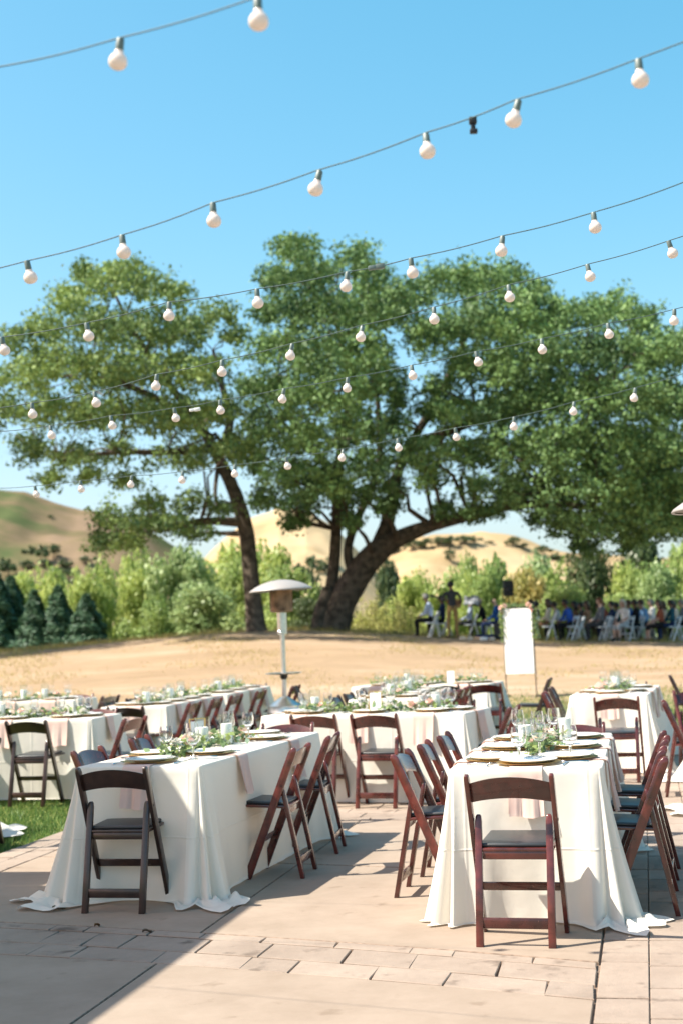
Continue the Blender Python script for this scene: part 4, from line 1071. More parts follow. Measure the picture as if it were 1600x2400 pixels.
# ------------------------------------------------------------------ trees and shrubs beyond the crest
M['conifer'] = leafmat('blue green needles', (.028, .082, .048), (.095, .18, .095), .18, .55, .6)
M['shrub_mid'] = leafmat('mid green leaves', (.12, .22, .06), (.37, .46, .15), .32, .45, .5)
M['shrub_yel'] = leafmat('yellow green leaves', (.17, .27, .065), (.50, .57, .18), .38, .45, .4)
M['shrub_grey'] = leafmat('grey green leaves', (.14, .24, .09), (.40, .50, .22), .3, .45, .5)
M['shrub_dark'] = leafmat('dark green leaves', (.03, .065, .026), (.11, .15, .055), .2, .45, .5)
M['willow'] = leafmat('pale willow leaves', (.27, .33, .08), (.55, .54, .2), .35, .5, .6)
M['rusty'] = leafmat('turning leaves', (.18, .25, .07), (.50, .40, .14), .35, .45, .9)
def tree_meshes(kind, seed):
    """unit tree, one metre tall: crown mesh and trunk mesh"""
    g = np.random.default_rng(seed)
    bm = B()
    if kind == 'conifer':
        n = 9000; h = g.uniform(0, 1, n) ** .8
        tier = .75 + .25 * np.abs(np.sin(h * 26 + g.uniform(0, 1, n) * .6))
        a = g.uniform(0, 2 * math.pi, n); rr = .215 * (1 - h) ** .75 * tier * (.55 + .45 * g.uniform(0, 1, n) ** .4) * (1 + .22 * np.sin(a * 5 + h * 20)) + .006
        P = np.stack([rr * np.cos(a), rr * np.sin(a), .05 + .95 * h - rr * .25], 1)
        Nn = np.stack([np.cos(a), np.sin(a), np.full(n, .5)], 1) + g.normal(size=(n, 3)) * .5
        Vv, Fv = leaf_quads(P, Nn, .030, g, .55); tint = np.repeat(g.uniform(0, 1, n), 4)
        limb(bm, [(0, 0, -.05), (0.004, 0, .4), (0, 0, .97)], [.022, .015, .002], 8, seed)
    elif kind == 'willow':
        PP, NN = [], []
        for k in range(46):
            x, y = g.normal(0, .16, 2); top = g.uniform(.55, 1.0) * (1 - min(.35, math.hypot(x, y)))
            lx, ly = g.normal(0, .05, 2); m_ = 130; t = g.uniform(.04, 1, m_)
            w = .035 * np.sin(np.pi * np.clip(t, .05, 1)) + .01
            PP.append(np.stack([x + lx * t + g.normal(0, 1, m_) * w, y + ly * t + g.normal(0, 1, m_) * w, t * top], 1)); NN.append(g.normal(size=(m_, 3)) * np.array([1, 1, .3]))
            tube(bm, [(x * .8, y * .8, -.05), (x + lx * .5, y + ly * .5, top * .5), (x + lx, y + ly, top * .98)], [.006, .005, .002], 5, False)
        P = np.concatenate(PP); Vv, Fv = leaf_quads(P, np.concatenate(NN), .034, g, .45); tint = np.repeat(g.uniform(0, 1, len(P)), 4)
    else:
        tall = {'round': 1.0, 'tall': .55, 'hill': 1.3}[kind]
        lobes = []; nl = {'round': 30, 'tall': 26, 'hill': 12}[kind]
        for k in range(nl):
            a = g.uniform(0, 6.28); h = g.uniform(.12, .9) if kind != 'hill' else g.uniform(.3, .75)
            R = tall * .36 * math.sqrt(max(.05, 1 - ((h - .42) / .60) ** 2)) * g.uniform(.3, 1)
            lobes.append((R * math.cos(a), R * math.sin(a), h, g.uniform(.09, .16) * (1.25 if kind == 'hill' else 1)))
        lobes.append((0, 0, .88, .10))
        PP, NN, TT = [], [], []
        for (x, y, z, r) in lobes:
            m_ = 300 if kind != 'hill' else 70
            d = g.normal(size=(m_, 3)); d /= np.linalg.norm(d, axis=1, keepdims=True); p = d * (r * g.uniform(.5, 1.15, m_))[:, None]
            PP.append(p + (x, y, z)); NN.append(d * .7 + g.normal(size=(m_, 3)) * .6 + (0, 0, .3)); TT.append(np.full(m_, g.uniform(0, .5)) + g.uniform(0, .5, m_))
            if kind != 'hill': tube(bm, [(0, 0, .05), (x * .5, y * .5, z * .5), (x, y, z)], [.014, .009, .003], 5, False)
        P = np.concatenate(PP); Vv, Fv = leaf_quads(P, np.concatenate(NN), .034 if kind != 'hill' else .09, g, .75); tint = np.repeat(np.concatenate(TT), 4)
        limb(bm, [(0, 0, -.08), (.01, 0, .15), (0, .01, .5)], [.03, .022, .012], 8, seed)
    return np_mesh(kind + ' leaves', Vv, Fv, False, {'tint': tint}), bm_mesh(bm, kind + ' stem')
TM = {k: [tree_meshes(k, s) for s in ss] for k, ss in dict(conifer=(1, 2, 3), willow=(4, 5), round=(6, 7, 8), tall=(9, 10), hill=(11, 12)).items()}
NAMEK = dict(conifer='conifer_tree', willow='willow_shrub', round='leafy_shrub', tall='poplar_tree', hill='hill_oak')
def plant(kind, i, px, top, wpx, Y, leaf, label, group, base=None, bark='bark'):
    p = at(px, top, Y); gz = float(ground_z(p.x, Y)) if base is None else base
    h = max(.5, p.z - gz); wd = {'conifer': .30, 'willow': .6, 'round': .82, 'tall': .5, 'hill': 1.05}[kind]
    w = wpx * Y / FOC / (wd * h)
    r = empty(NAMEK[kind], (p.x, Y, gz), random.uniform(0, 6)); r.scale = (h * w, h * w, h)
    tag(r, label, 'tree' if kind in ('conifer', 'tall', 'hill') else 'shrub', group)
    cm, tm = TM[kind][i % len(TM[kind])]
    for nm, me, mt in (('crown', cm, M[leaf]), ('trunk', tm, M[bark])):
        if not me.materials: me.materials.append(mt)
        o = bpy.data.objects.new(nm, me); COL.objects.link(o); o.parent = r
        o.material_slots[0].link = 'OBJECT'; o.material_slots[0].material = mt
        if nm == 'crown': o['kind'] = 'stuff'
    return r
GB = 'trees and shrubs in the valley beyond the dry lawn'
PL = [
 ('conifer', -10, 1340, 150, 55, 'conifer', 'dark conifer cut by the left edge of the view'),
 ('conifer', 25, 1352, 150, 56, 'conifer', 'dark blue green conifer, second from the left edge'),
 ('conifer', 80, 1384, 115, 54, 'conifer', 'dark conifer in the middle of the left conifer row'),
 ('conifer', 135, 1374, 125, 54, 'conifer', 'dark conifer right of the middle in the left row'),
 ('conifer', 202, 1392, 120, 53, 'conifer', 'smaller dark conifer at the right end of the left row'),
 ('tall', 60, 1330, 120, 72, 'shrub_yel', 'yellow green poplar behind the leftmost conifers'),
 ('tall', 125, 1320, 110, 74, 'shrub_yel', 'yellow green poplar behind the middle conifers'),
 ('tall', 185, 1350, 90, 70, 'shrub_yel', 'low yellow green poplar behind the last conifers'),
 ('round', 255, 1322, 170, 64, 'shrub_yel', 'bright yellow green shrub right of the conifers'),
 ('round', 330, 1335, 150, 60, 'shrub_yel', 'yellow green shrub below the hanging oak boughs'),
 ('round', 420, 1268, 210, 58, 'shrub_grey', 'big grey green shrub below the left oak'),
 ('round', 350, 1400, 150, 54, 'shrub_mid', 'low green shrub on the crest left of the oak trunk'),
 ('round', 490, 1370, 200, 53, 'shrub_grey', 'spreading grey green shrub just left of the leaning trunk'),
 ('tall', 535, 1262, 130, 62, 'shrub_yel', 'tall yellow green shrub behind the leaning oak trunk'),
 ('round', 300, 1290, 190, 68, 'shrub_yel', 'broad yellow green shrub mass right of the conifer row'),
 ('round', 215, 1345, 150, 60, 'shrub_yel', 'yellow green shrub just behind the smaller conifer'),
 ('round', 480, 1300, 190, 60, 'shrub_yel', 'sunny yellow green shrub left of the leaning trunk'),
 ('round', 600, 1285, 190, 60, 'shrub_yel', 'sunny yellow green shrub right behind the leaning trunk'),
 ('round', 960, 1350, 150, 58, 'shrub_yel', 'yellow green shrub between reedy willows and guitar player'),
 ('round', 1100, 1330, 180, 60, 'shrub_yel', 'yellow green shrub between guitar player and loudspeaker'),
 ('round', 1290, 1325, 170, 60, 'shrub_yel', 'yellow green shrub right of the white sign'),
 ('round', 1520, 1330, 170, 58, 'shrub_mid', 'green shrub behind the right part of the crowd'),
 ('round', 560, 1300, 150, 56, 'shrub_mid', 'green shrub directly behind the leaning oak trunk'),
 ('tall', 640, 1272, 120, 58, 'shrub_yel', 'bright shrub between the oak trunk and heater dome'),
 ('round', 670, 1330, 170, 54, 'shrub_mid', 'green shrub behind the patio heater dome'),
 ('round', 722, 1395, 90, 52, 'shrub_dark', 'small dark shrub at the foot of the big oak'),
 ('round', 730, 1330, 110, 66, 'shrub_dark', 'dark green shrub behind the upright oak stem'),
 ('round', 800, 1400, 90, 53, 'shrub_dark', 'low dark shrub behind the big oak base'),
 ('willow', 865, 1370, 110, 52, 'willow', 'pale reedy willow right of the big oak trunk'),
 ('willow', 930, 1385, 130, 51, 'willow', 'pale reedy willow beside the seated man in white'),
 ('round', 915, 1312, 100, 78, 'shrub_dark', 'dark rounded tree seen below the arching limb'),
 ('tall', 985, 1348, 110, 60, 'shrub_yel', 'yellow green shrub left of the standing guitar player'),
 ('round', 1040, 1360, 140, 56, 'shrub_yel', 'bright low shrub behind the standing guitar player'),
 ('tall', 1060, 1318, 120, 64, 'shrub_mid', 'green tree left of the pointed one'),
 ('tall', 1100, 1290, 70, 62, 'shrub_mid', 'narrow pointed green tree on the skyline of the tan hill'),
 ('round', 1150, 1330, 150, 57, 'shrub_mid', 'green shrub behind the black loudspeaker'),
 ('tall', 1165, 1298, 110, 66, 'shrub_mid', 'tall green tree behind the loudspeaker'),
 ('round', 1235, 1320, 160, 58, 'rusty', 'shrub with rusty leaves right of the loudspeaker'),
 ('tall', 1265, 1290, 120, 68, 'shrub_grey', 'grey green tree behind the rusty shrub'),
 ('round', 1320, 1375, 150, 53, 'shrub_mid', 'green shrub behind the guest in bright blue'),
 ('round', 1375, 1270, 150, 57, 'shrub_dark', 'broad dark tree under the right oak boughs'),
 ('tall', 1450, 1310, 110, 60, 'shrub_yel', 'yellow green tree between the two dark right hand ones'),
 ('tall', 1510, 1250, 150, 62, 'shrub_dark', 'dark tree near the right edge under the oak'),
 ('round', 1450, 1385, 150, 53, 'shrub_mid', 'green shrub behind the white haired guest'),
 ('round', 1560, 1330, 170, 55, 'shrub_grey', 'pale green shrub at the right behind the seated crowd'),
 ('tall', 1590, 1265, 130, 60, 'shrub_mid', 'tall green tree at the right edge'),
 ('round', 1650, 1300, 180, 56, 'shrub_mid', 'green shrub cut by the right edge')]
for i, (k, px, top, w, Y, lf, lb) in enumerate(PL): plant(k, i, px, top, w, Y, lf, lb, GB)
def hillhit(lab, px, py, lo, hi):
    for Yq in np.arange(lo, hi, 4.0):
        p = at(px, py, Yq)
        if p.z <= hz(lab, p.x, 0, Yq): return p, Yq
    return None, None
GH = 'oaks dotted over the far hills'; CNT = {}
NTH = ['', 'first', 'second', 'third', 'fourth', 'fifth', 'sixth', 'seventh', 'eighth', 'ninth', 'tenth', 'eleventh', 'twelfth', 'thirteenth', 'fourteenth', 'fifteenth', 'sixteenth', 'seventeenth', 'eighteenth', 'nineteenth']
for i, (lab, px, py, hpx, wpx) in enumerate([('tan hill with oaks along its ridge', *q) for q in ((880, 1322, 26, 40), (905, 1312, 26, 46), (935, 1305, 26, 50), (965, 1300, 28, 50), (995, 1296, 26, 50), (1025, 1292, 26, 50), (1055, 1290, 26, 46), (1085, 1286, 24, 46), (1110, 1284, 22, 36), (1052, 1330, 34, 30), (1145, 1286, 14, 26), (1200, 1292, 26, 40), (1225, 1296, 18, 30), (1272, 1312, 26, 44), (1305, 1326, 24, 40), (1345, 1334, 24, 40), (900, 1336, 20, 34), (860, 1352, 30, 40))] +
        [('brown green hillside at the left', *q) for q in ((20, 1345, 36, 60), (65, 1335, 24, 50), (95, 1312, 36, 50), (125, 1300, 26, 46), (70, 1300, 22, 40), (105, 1330, 22, 44), (150, 1330, 22, 46), (200, 1318, 16, 36), (5, 1332, 26, 44), (140, 1352, 24, 50), (230, 1350, 26, 46), (118, 1214, 8, 18), (165, 1352, 20, 40), (45, 1372, 26, 50))] +
        [('tan dry grass hill behind the oak trunks', *q) for q in ((735, 1330, 30, 50), (760, 1345, 30, 50), (700, 1345, 26, 50), (640, 1330, 26, 40), (775, 1322, 24, 40))]):
    lo, hi = {'t': (640, 1010), 'b': (300, 570)}['b' if lab[0] == 'b' else 't'] if 'dry' not in lab else (500, 810)
    p, Yq = hillhit(lab, px, py - (13 if 'ridge' in lab else 0), lo, hi)
    if p is None: continue
    side = {'b': 'on the brown left hill', 't': 'along the tan right hill'}[lab[0]] if 'dry' not in lab else 'on the tan middle hill'
    CNT[side] = CNT.get(side, 0) + 1
    if 'ridge' in lab: hpx, wpx = hpx * 1.35, wpx * 1.15
    plant('hill', i, px, py - hpx, wpx, Yq, 'shrub_dark', f'{"wide" if wpx > 44 else "small"} dark rounded oak {side}, {NTH[CNT[side]]} of them', GH + ', ' + side, base=p.z - .5)

# ------------------------------------------------------------------ patio heaters
def heater(loc, label, rz=0.0):
    r = empty('patio_heater', loc, rz); tag(r, label, 'patio heater', 'patio heaters')
    child('base_housing', lathe_mesh('heater base', [(.0, .0), (.235, .0), (.235, .03), (.228, .035), (.228, .40), (.232, .405), (.232, .42), (.228, .425), (.228, .50), (.232, .505), (.232, .52), (.225, .53), (.225, .60), (.06, .70), (.045, .71), (.0, .71)], 36), M['steel'], r)
    child('pole', lathe_mesh('heater pole', [(.0, .70), (.031, .70), (.031, 1.66), (.0, 1.66)], 20), M['steel'], r)
    child('table_disc', lathe_mesh('heater disc', [(.0, .985), (.03, .98), (.06, .99), (.20, 1.0), (.235, 1.008), (.238, 1.016), (.20, 1.014), (.0, 1.014)], 36), M['steel'], r)
    child('disc_collar', lathe_mesh('heater collar', [(.0, .93), (.034, .93), (.05, .965), (.05, .982), (.0, .982)], 20), M['black'], r)
    child('gas_column', lathe_mesh('heater column', [(.0, 1.50), (.045, 1.50), (.062, 1.515), (.062, 1.79), (.0, 1.79)], 24), M['steel'], r)
    bm = B(); lathe(bm, [(.0, 0), (.02, .0), (.02, .03), (.0, .03)], 12); bmesh.ops.rotate(bm, cent=(0, 0, 0), matrix=Matrix.Rotation(R_(90), 3, 'X'), verts=bm.verts); bmesh.ops.translate(bm, vec=(-.03, -.06, 1.535), verts=bm.verts)
    child('control_knob', bm_mesh(bm, 'heater knob'), M['silver'], r)
    bm = B()
    lathe(bm, [(.0, 1.785), (.10, 1.785), (.148, 1.80), (.148, 1.83), (.143, 1.835), (.143, 2.05), (.148, 2.055), (.148, 2.07), (.0, 2.075)], 36)
    for k in range(18):
        a = 2 * math.pi * k / 18; box(bm, (.146 * math.cos(a), .146 * math.sin(a), 1.945), (.006, .006, .20))
    child('burner_screen', sharp(bm_mesh(bm, 'heater burner')), M['burner'], r)
    bm = B(); lathe(bm, [(.39, 2.068), (.405, 2.064), (.408, 2.07), (.395, 2.085), (.33, 2.125), (.24, 2.165), (.14, 2.192), (.05, 2.205), (.0, 2.206), (.0, 2.200), (.05, 2.199), (.14, 2.186), (.24, 2.158), (.33, 2.118), (.39, 2.074)], 48, cap=False)
    bmesh.ops.rotate(bm, cent=(0, 0, 2.1), matrix=Matrix.Rotation(R_(-2.2), 3, 'Y'), verts=bm.verts)
    child('reflector_dome', bm_mesh(bm, 'heater dome'), M['alum'], r)
    return r
p = at(672, 1759, 18.3); h1 = heater((p.x, p.y, float(ground_z(p.x, p.y)) + .02), 'steel patio heater with shallow dome, standing past the middle table')
p = at(1752, 1147, 7.55); h2 = heater((p.x, p.y, 0), 'patio heater at the right edge, only its dome tip in view')

# ------------------------------------------------------------------ tall white sign with flowers
def bigsign():
    Y = 26.0; c = at(1211, 1427, Y); b = at(1211, 1580, Y); gz = float(ground_z(c.x, Y))
    hgt = c.z - b.z; w = 63 * Y / FOC
    r = empty('welcome_sign', (c.x, Y, gz), -.45); w /= math.cos(.45); tag(r, 'tall blank white sign on a thin stand, flowers over its top corners', 'sign')
    bm = B(); box(bm, (0, 0, b.z - gz + hgt / 2), (w, .03, hgt), None, .004); child('board', bm_mesh(bm, 'sign board', False), M['card'], r)
    for s in (-1, 1):
        bm = B(); tube(bm, [(s * (w / 2 + .012), .012, 0), (s * (w / 2 + .012), .012, c.z - gz + .02)], .010, 8); child('leg', bm_mesh(bm, 'sign leg'), M['black'], r)
        bm = B(); tube(bm, [(s * (w / 2 + .012), .012, .05), (s * (w / 2 + .012), .5, 0)], .009, 6); child('stay', bm_mesh(bm, 'sign stay'), M['black'], r)
    bm = B(); tube(bm, [(-w / 2, .014, c.z - gz + .01), (w / 2, .014, c.z - gz + .01)], .008, 6); child('top_rail', bm_mesh(bm, 'sign rail'), M['black'], r)
    g = np.random.default_rng(5); t = c.z - gz; P = []
    n = 260
    P.append(np.stack([-w / 2 - .02 + g.normal(0, .03, n), g.normal(0, .03, n), t - g.uniform(0, .62, n) ** 1.1], 1))
    P.append(np.stack([w / 2 + .05 + g.normal(0, .04, n), g.normal(0, .03, n), t - g.uniform(0, .55, n)], 1))
    P.append(np.stack([g.uniform(-w / 2, w / 2, n), .05 + np.abs(g.normal(0, .03, n)), t + .03 + np.abs(g.normal(0, .025, n))], 1))
    P = np.concatenate(P); Vv, Fv = leaf_quads(P, g.normal(size=P.shape) + (0, -.5, .3), .05, g, .6)
    fo = child('foliage', np_mesh('sign leaves', Vv, Fv, False, {'tint': np.repeat(g.uniform(.1, 1, len(P)), 4)}), M['euc'], r); fo['kind'] = 'stuff'
    for (x, z, s) in ((-w / 2 - .02, .03, 1.6), (-w / 2 + .04, .06, 1.5), (w / 2 + .0, .03, 1.5), (w / 2 - .05, .07, 1.4), (-w / 2 - .03, -.05, 1.2), (w / 2 + .02, -.04, 1.2)):
        o = child('rose', ROSE, None, r); o.location = (x, -.03, t + z); o.rotation_euler = (1.2, 0, g.uniform(0, 6)); o.scale = (s * .8,) * 3
        o.material_slots[0].link = 'OBJECT'; o.material_slots[0].material = M['roseb'] if g.uniform() < .5 else M['rosew']
bigsign()

# ------------------------------------------------------------------ oak left of the frame (its shade crosses the lawn) and a garden tree by the left tables
g3 = np.random.default_rng(77)
def side_tree(px0, Y, h, R, n, leaf, lab, name, seed, loc=None, leafsize=.14):
    g = np.random.default_rng(seed)
    b = loc if loc is not None else groundpt(px0, 1490, Y)
    r = empty(name, b); tag(r, lab, 'tree')
    lobes = []
    for k in range(n):
        a = g.uniform(0, 6.28); q = math.sqrt(g.uniform(0, 1)); zz = g.uniform(.38, .95)
        rr = R * q * math.sqrt(max(.1, 1 - ((zz - .6) / .45) ** 2)); lobes.append((rr * math.cos(a), rr * math.sin(a), h * zz, R * g.uniform(.16, .24)))
    Vv, Fv, tt = crown_leaves(lobes, 16, leafsize, g, twigs=26)
    child('crown', np_mesh(name + ' leaves', Vv, Fv, False, {'tint': tt}), leaf, r)
    bm = B(); limb(bm, [(0, 0, -.1), (.1, 0, h * .2), (0, .1, h * .45), (.1, 0, h * .75)], [R * .085, R * .06, R * .045, R * .015], 12, seed)
    for (x, y, z, rr) in lobes[::2]: tube(bm, [(0, 0, h * .35), (x * .5, y * .5, z * .8), (x, y, z)], [R * .03, R * .02, .01], 6, False)
    child('trunk', bm_mesh(bm, name + ' trunk'), M['bark'], r)
side_tree(0, 42.5, 11.5, 6.2, 60, M['oakleaf_l'], 'oak standing beyond the left edge, a few leaves reaching the view', 'oak_tree', 41, loc=Vector((-17.6, 42.5, 1.2)))
side_tree(0, 9, 6.0, 1.7, 20, M['shrub_mid'], 'smaller unseen garden tree, added left of the terrace to dapple the grass', 'garden_tree', 45, loc=W(-9.35, 8.9))  # out of view, placed so that its crown darkens the grass edge
side_tree(0, 14, 6.4, 2.5, 30, M['shrub_mid'], 'garden tree left of the lawn tables, shading them', 'garden_tree', 43, loc=W(-12.2, 13.9))

# ------------------------------------------------------------------ people
SKIN = {'brown': mat('brown skin', (.20, .10, .06), .5, .4), 'pale': mat('pale skin', (.52, .33, .25), .5, .4), 'tan': mat('tan skin', (.36, .21, .14), .5, .4)}
FAB = {}
def fab(name, col):
    if name not in FAB: FAB[name] = mat(name + ' fabric', col, .85, .2, var=.15, vscale=9, bump=.2, bscale=40)
    return FAB[name]
def body_mesh(name, J, dress=False, sleeve=.85):
    """one continuous skin over a posed skeleton. J: joint positions. material slots: skin, top, bottom, shoes"""
    bm = bmesh.new(); sk = bm.verts.layers.skin.verify(); vid = {}; bones = []
    def v(n, p, r, root=False):
        q = bm.verts.new(p); q[sk].radius = (r if not hasattr(r, '__len__') else r[0], r if not hasattr(r, '__len__') else r[1]); q[sk].use_root = root; vid[n] = q; return q
    def e(a, b, m_):
        bm.edges.new((vid[a], vid[b])); bones.append((Vector(vid[a].co), Vector(vid[b].co), m_))
    P = {k: Vector(p) for k, p in J.items()}
    v('pel', P['pelvis'], (.135, .11), True); v('waist', P['waist'], (.125, .095)); v('chest', P['chest'], (.15, .105)); v('neckb', P['neck'] - (P['neck'] - P['chest']) * .25, .075)
    v('neck', P['neck'], .052); v('jaw', P['neck'].lerp(P['head'], .55), .070); v('head', P['head'], (.082, .092)); v('crown', P['head'] + (P['head'] - P['neck']).normalized() * .085, .055)
    f = P['face'].normalized(); v('nose', P['head'] + f * .098 - Vector((0, 0, .02)), .014)
    for a, b, m_ in (('pel', 'waist', 1), ('waist', 'chest', 1), ('chest', 'neckb', 1), ('neckb', 'neck', 0), ('neck', 'jaw', 0), ('jaw', 'head', 0), ('head', 'crown', 0), ('head', 'nose', 0)): e(a, b, m_)
    for s in 'lr':
        sh, el, wr, hip, kn, an, toe = (P[q + s] for q in ('sh', 'el', 'wr', 'hip', 'kn', 'an', 'toe'))
        v('sh' + s, sh, .062); v('el' + s, el, .043); v('fa' + s, el.lerp(wr, .3), .042); v('wr' + s, wr, .026)
        hd = (P['hd' + s] - wr).normalized(); v('pa' + s, wr + hd * .075, (.036, .02))
        e('chest', 'sh' + s, 1); e('sh' + s, 'el' + s, 1); e('el' + s, 'fa' + s, 1 if sleeve > .5 else 0); e('fa' + s, 'wr' + s, 1 if sleeve > .8 else 0); e('wr' + s, 'pa' + s, 0)
        sd = hd.cross(Vector((0, 0, 1))); sd = sd.normalized() if sd.length > .1 else Vector((1, 0, 0)); dn = sd.cross(hd)
        for i, (off, ln) in enumerate(((-.030, .065), (-.010, .078), (.011, .073), (.030, .056))):     # four fingers, a thumb
            r0 = wr + hd * .085 + sd * off; v(f'f{i}{s}', r0 + hd * ln * .5 - dn * .004, .009); v(f'g{i}{s}', r0 + hd * ln - dn * .022, .007); e('pa' + s, f'f{i}{s}', 0); e(f'f{i}{s}', f'g{i}{s}', 0)
        v('t' + s, wr + hd * .055 + sd * (-.052 if s == 'l' else .052), .010); v('tt' + s, wr + hd * .088 + sd * (-.058 if s == 'l' else .058), .008); e('wr' + s, 't' + s, 0); e('t' + s, 'tt' + s, 0)
        lr = 1.35 if dress else 1
        v('hip' + s, hip, .092 * lr); v('th' + s, hip.lerp(kn, .5), .082 * lr); v('kn' + s, kn, .062 * lr); v('ca' + s, kn.lerp(an, .35), .056 * (1.2 if dress else 1)); v('an' + s, an, .04); v('toe' + s, toe, (.042, .03)); v('heel' + s, an + Vector((0, 0, -.045)) - (toe - an).normalized() * .05, .034)
        for a, b, m_ in (('pel', 'hip', 2), ('hip', 'th', 2), ('th', 'kn', 2), ('kn', 'ca', 2), ('ca', 'an', 0 if dress else 2), ('an', 'toe', 3), ('an', 'heel', 3)): e(a if a == 'pel' else a + s, b + s, m_)
    me = bpy.data.meshes.new(name); bm.to_mesh(me); bm.free()
    o = bpy.data.objects.new('tmp', me); COL.objects.link(o)
    md = o.modifiers.new('s', 'SKIN'); md.use_smooth_shade = True; md.branch_smoothing = .4
    o.modifiers.new('u', 'SUBSURF').levels = 1
    dg = bpy.context.evaluated_depsgraph_get(); ev = o.evaluated_get(dg); out = bpy.data.meshes.new_from_object(ev); out.name = name
    bpy.data.objects.remove(o, do_unlink=True)
    n = len(out.polygons); C = np.zeros(n * 3, np.float32); out.polygons.foreach_get('center', C); C = C.reshape(-1, 3)
    best = np.full(n, 1e9); mi = np.zeros(n, np.int32)
    for a, b, m_ in bones:
        a, b = np.array(a), np.array(b); d = b - a; t = np.clip(((C - a) @ d) / max(d @ d, 1e-9), 0, 1); ds = np.linalg.norm(C - a - t[:, None] * d, axis=1)
        w = ds < best; best[w] = ds[w]; mi[w] = m_
    out.materials.clear()
    for k in range(4): out.materials.append(SKIN['tan'])
    out.polygons.foreach_set('material_index', mi); out.polygons.foreach_set('use_smooth', np.ones(n, bool))
    return out
def hair_mesh(name, long_=0.0):
    bm = B(); bmesh.ops.create_uvsphere(bm, u_segments=20, v_segments=14, radius=1)
    for q in list(bm.verts):
        if (q.co.z < -.15 and q.co.y > -.1) or (q.co.y > .62 and q.co.z < .42): pass
    dele = [q for q in bm.verts if (q.co.y > .35 and q.co.z < .38) or q.co.z < -.55]
    bmesh.ops.delete(bm, geom=dele, context='VERTS')
    g = np.random.default_rng(9)
    for q in bm.verts:
        q.co.x *= .092; q.co.y *= .108; q.co.z *= .112
        q.co += q.co.normalized() * (g.normal(0, .004) + .010)
        if long_ and q.co.z < .0: q.co.z -= long_ * (-q.co.z / .07); q.co.y -= .02
    r = bmesh.ops.solidify(bm, geom=bm.faces[:], thickness=.012)
    return bm_mesh(bm, name)
HAIR = {'short': hair_mesh('short hair'), 'long': hair_mesh('long hair', .17)}
HCOL = {'black': mat('black hair', (.012, .010, .009), .5), 'brown': mat('brown hair', (.06, .030, .016), .5), 'red': mat('auburn hair', (.17, .06, .025), .5), 'white': mat('white hair', (.70, .66, .58), .6), 'grey': mat('grey hair', (.22, .21, .2), .6)}
def sit(lean=0.0, arm=0.0, turn=0.0, wide=.11):
    c = math.sin(lean)
    J = dict(pelvis=(0, 0, .54), waist=(0, .03 * c - .015, .74), chest=(0, .22 * c - .01, .93), neck=(0, .32 * c + .02, 1.10), head=(turn * .03, .38 * c + .055, 1.215), face=(turn, 1, -.05 - c * .5))
    for s, k in (('l', -1), ('r', 1)):
        J['hip' + s] = (k * .09, .04, .52); J['kn' + s] = (k * wide, .46, .52); J['an' + s] = (k * (wide + .01), .44 + .06 * k * arm, .10); J['toe' + s] = (k * (wide + .03), .60 + .06 * k * arm, .04)
        J['sh' + s] = (k * .185, .22 * c, .995); J['el' + s] = (k * .235, .22 * c + .10, .745); J['wr' + s] = (k * (.11 + .05 * arm), .30 + .06 * c, .645 + .05 * arm); J['hd' + s] = (k * .05, .42, .61)
    return J
def stand():
    J = dict(pelvis=(0, 0, .97), waist=(0, 0, 1.13), chest=(0, .01, 1.33), neck=(0, .02, 1.51), head=(-.02, .045, 1.64), face=(-.45, 1, -.15))
    for s, k in (('l', -1), ('r', 1)):
        J['hip' + s] = (k * .095, 0, .92); J['kn' + s] = (k * .125, .03, .50); J['an' + s] = (k * .14, -.02, .09); J['toe' + s] = (k * .18, .14, .035)
        J['sh' + s] = (k * .20, .01, 1.41); 
    J['ell'] = (-.30, .10, 1.16); J['wrl'] = (-.16, .30, 1.22); J['hdl'] = (-.08, .36, 1.27)
    J['elr'] = (.33, .06, 1.14); J['wrr'] = (.20, .28, 1.05); J['hdr'] = (.10, .34, 1.03)
    return J
BODY = {'sit': body_mesh('seated body', sit()), 'lean': body_mesh('leaning body', sit(.30, .4, .3, .15)), 'dress': body_mesh('seated body in a dress', sit(.1, .2, -.3, .075), True, .3), 'back': body_mesh('reclining body', sit(-.18, -.3, .5, .12)), 'stand': body_mesh('standing body', stand(), False, .6)}
POSEJ = {'sit': sit(), 'lean': sit(.30, .4, .3, .15), 'dress': sit(.1, .2, -.3, .075), 'back': sit(-.18, -.3, .5, .12), 'stand': stand()}
def person(pose, loc, rz, skin, top, bottom, shoes, hair, hcol, label, group=None, scale=1.0):
    o = obj('person', BODY[pose]); o.location = loc; o.rotation_euler = (0, 0, rz); o.scale = (scale,) * 3
    for i, mt in enumerate((SKIN[skin], top, bottom, shoes)):
        o.material_slots[i].link = 'OBJECT'; o.material_slots[i].material = mt
    tag(o, label, 'person', group)
    if hair:
        h = child('hair', HAIR[hair], None, o)
        if not HAIR[hair].materials: HAIR[hair].materials.append(HCOL['black'])
        J = POSEJ[pose]; h.location = Vector(J['head']) + Vector((0, -.012, .012)); fx, fy, fz = J['face']; h.rotation_euler = (math.atan2(fz, fy) * .6, 0, -math.atan2(fx, fy))
        h.material_slots[0].link = 'OBJECT'; h.material_slots[0].material = HCOL[hcol]
    return o
K = {k: fab(k, c) for k, c in dict(paleblue=(.50, .58, .74), navy=(.02, .035, .09), black=(.014, .014, .017), charcoal=(.05, .05, .055), khaki=(.36, .22, .085), olive=(.10, .085, .05), blue=(.03, .11, .48), tan=(.45, .30, .19), cream=(.60, .52, .42), brown=(.16, .085, .05), floral=(.38, .24, .14), grey=(.16, .17, .19), white=(.74, .73, .72), teal=(.02, .10, .14), cobalt=(.02, .09, .30), rust=(.30, .09, .05), pattern=(.42, .43, .45), skyblue=(.18, .36, .62)).items()}
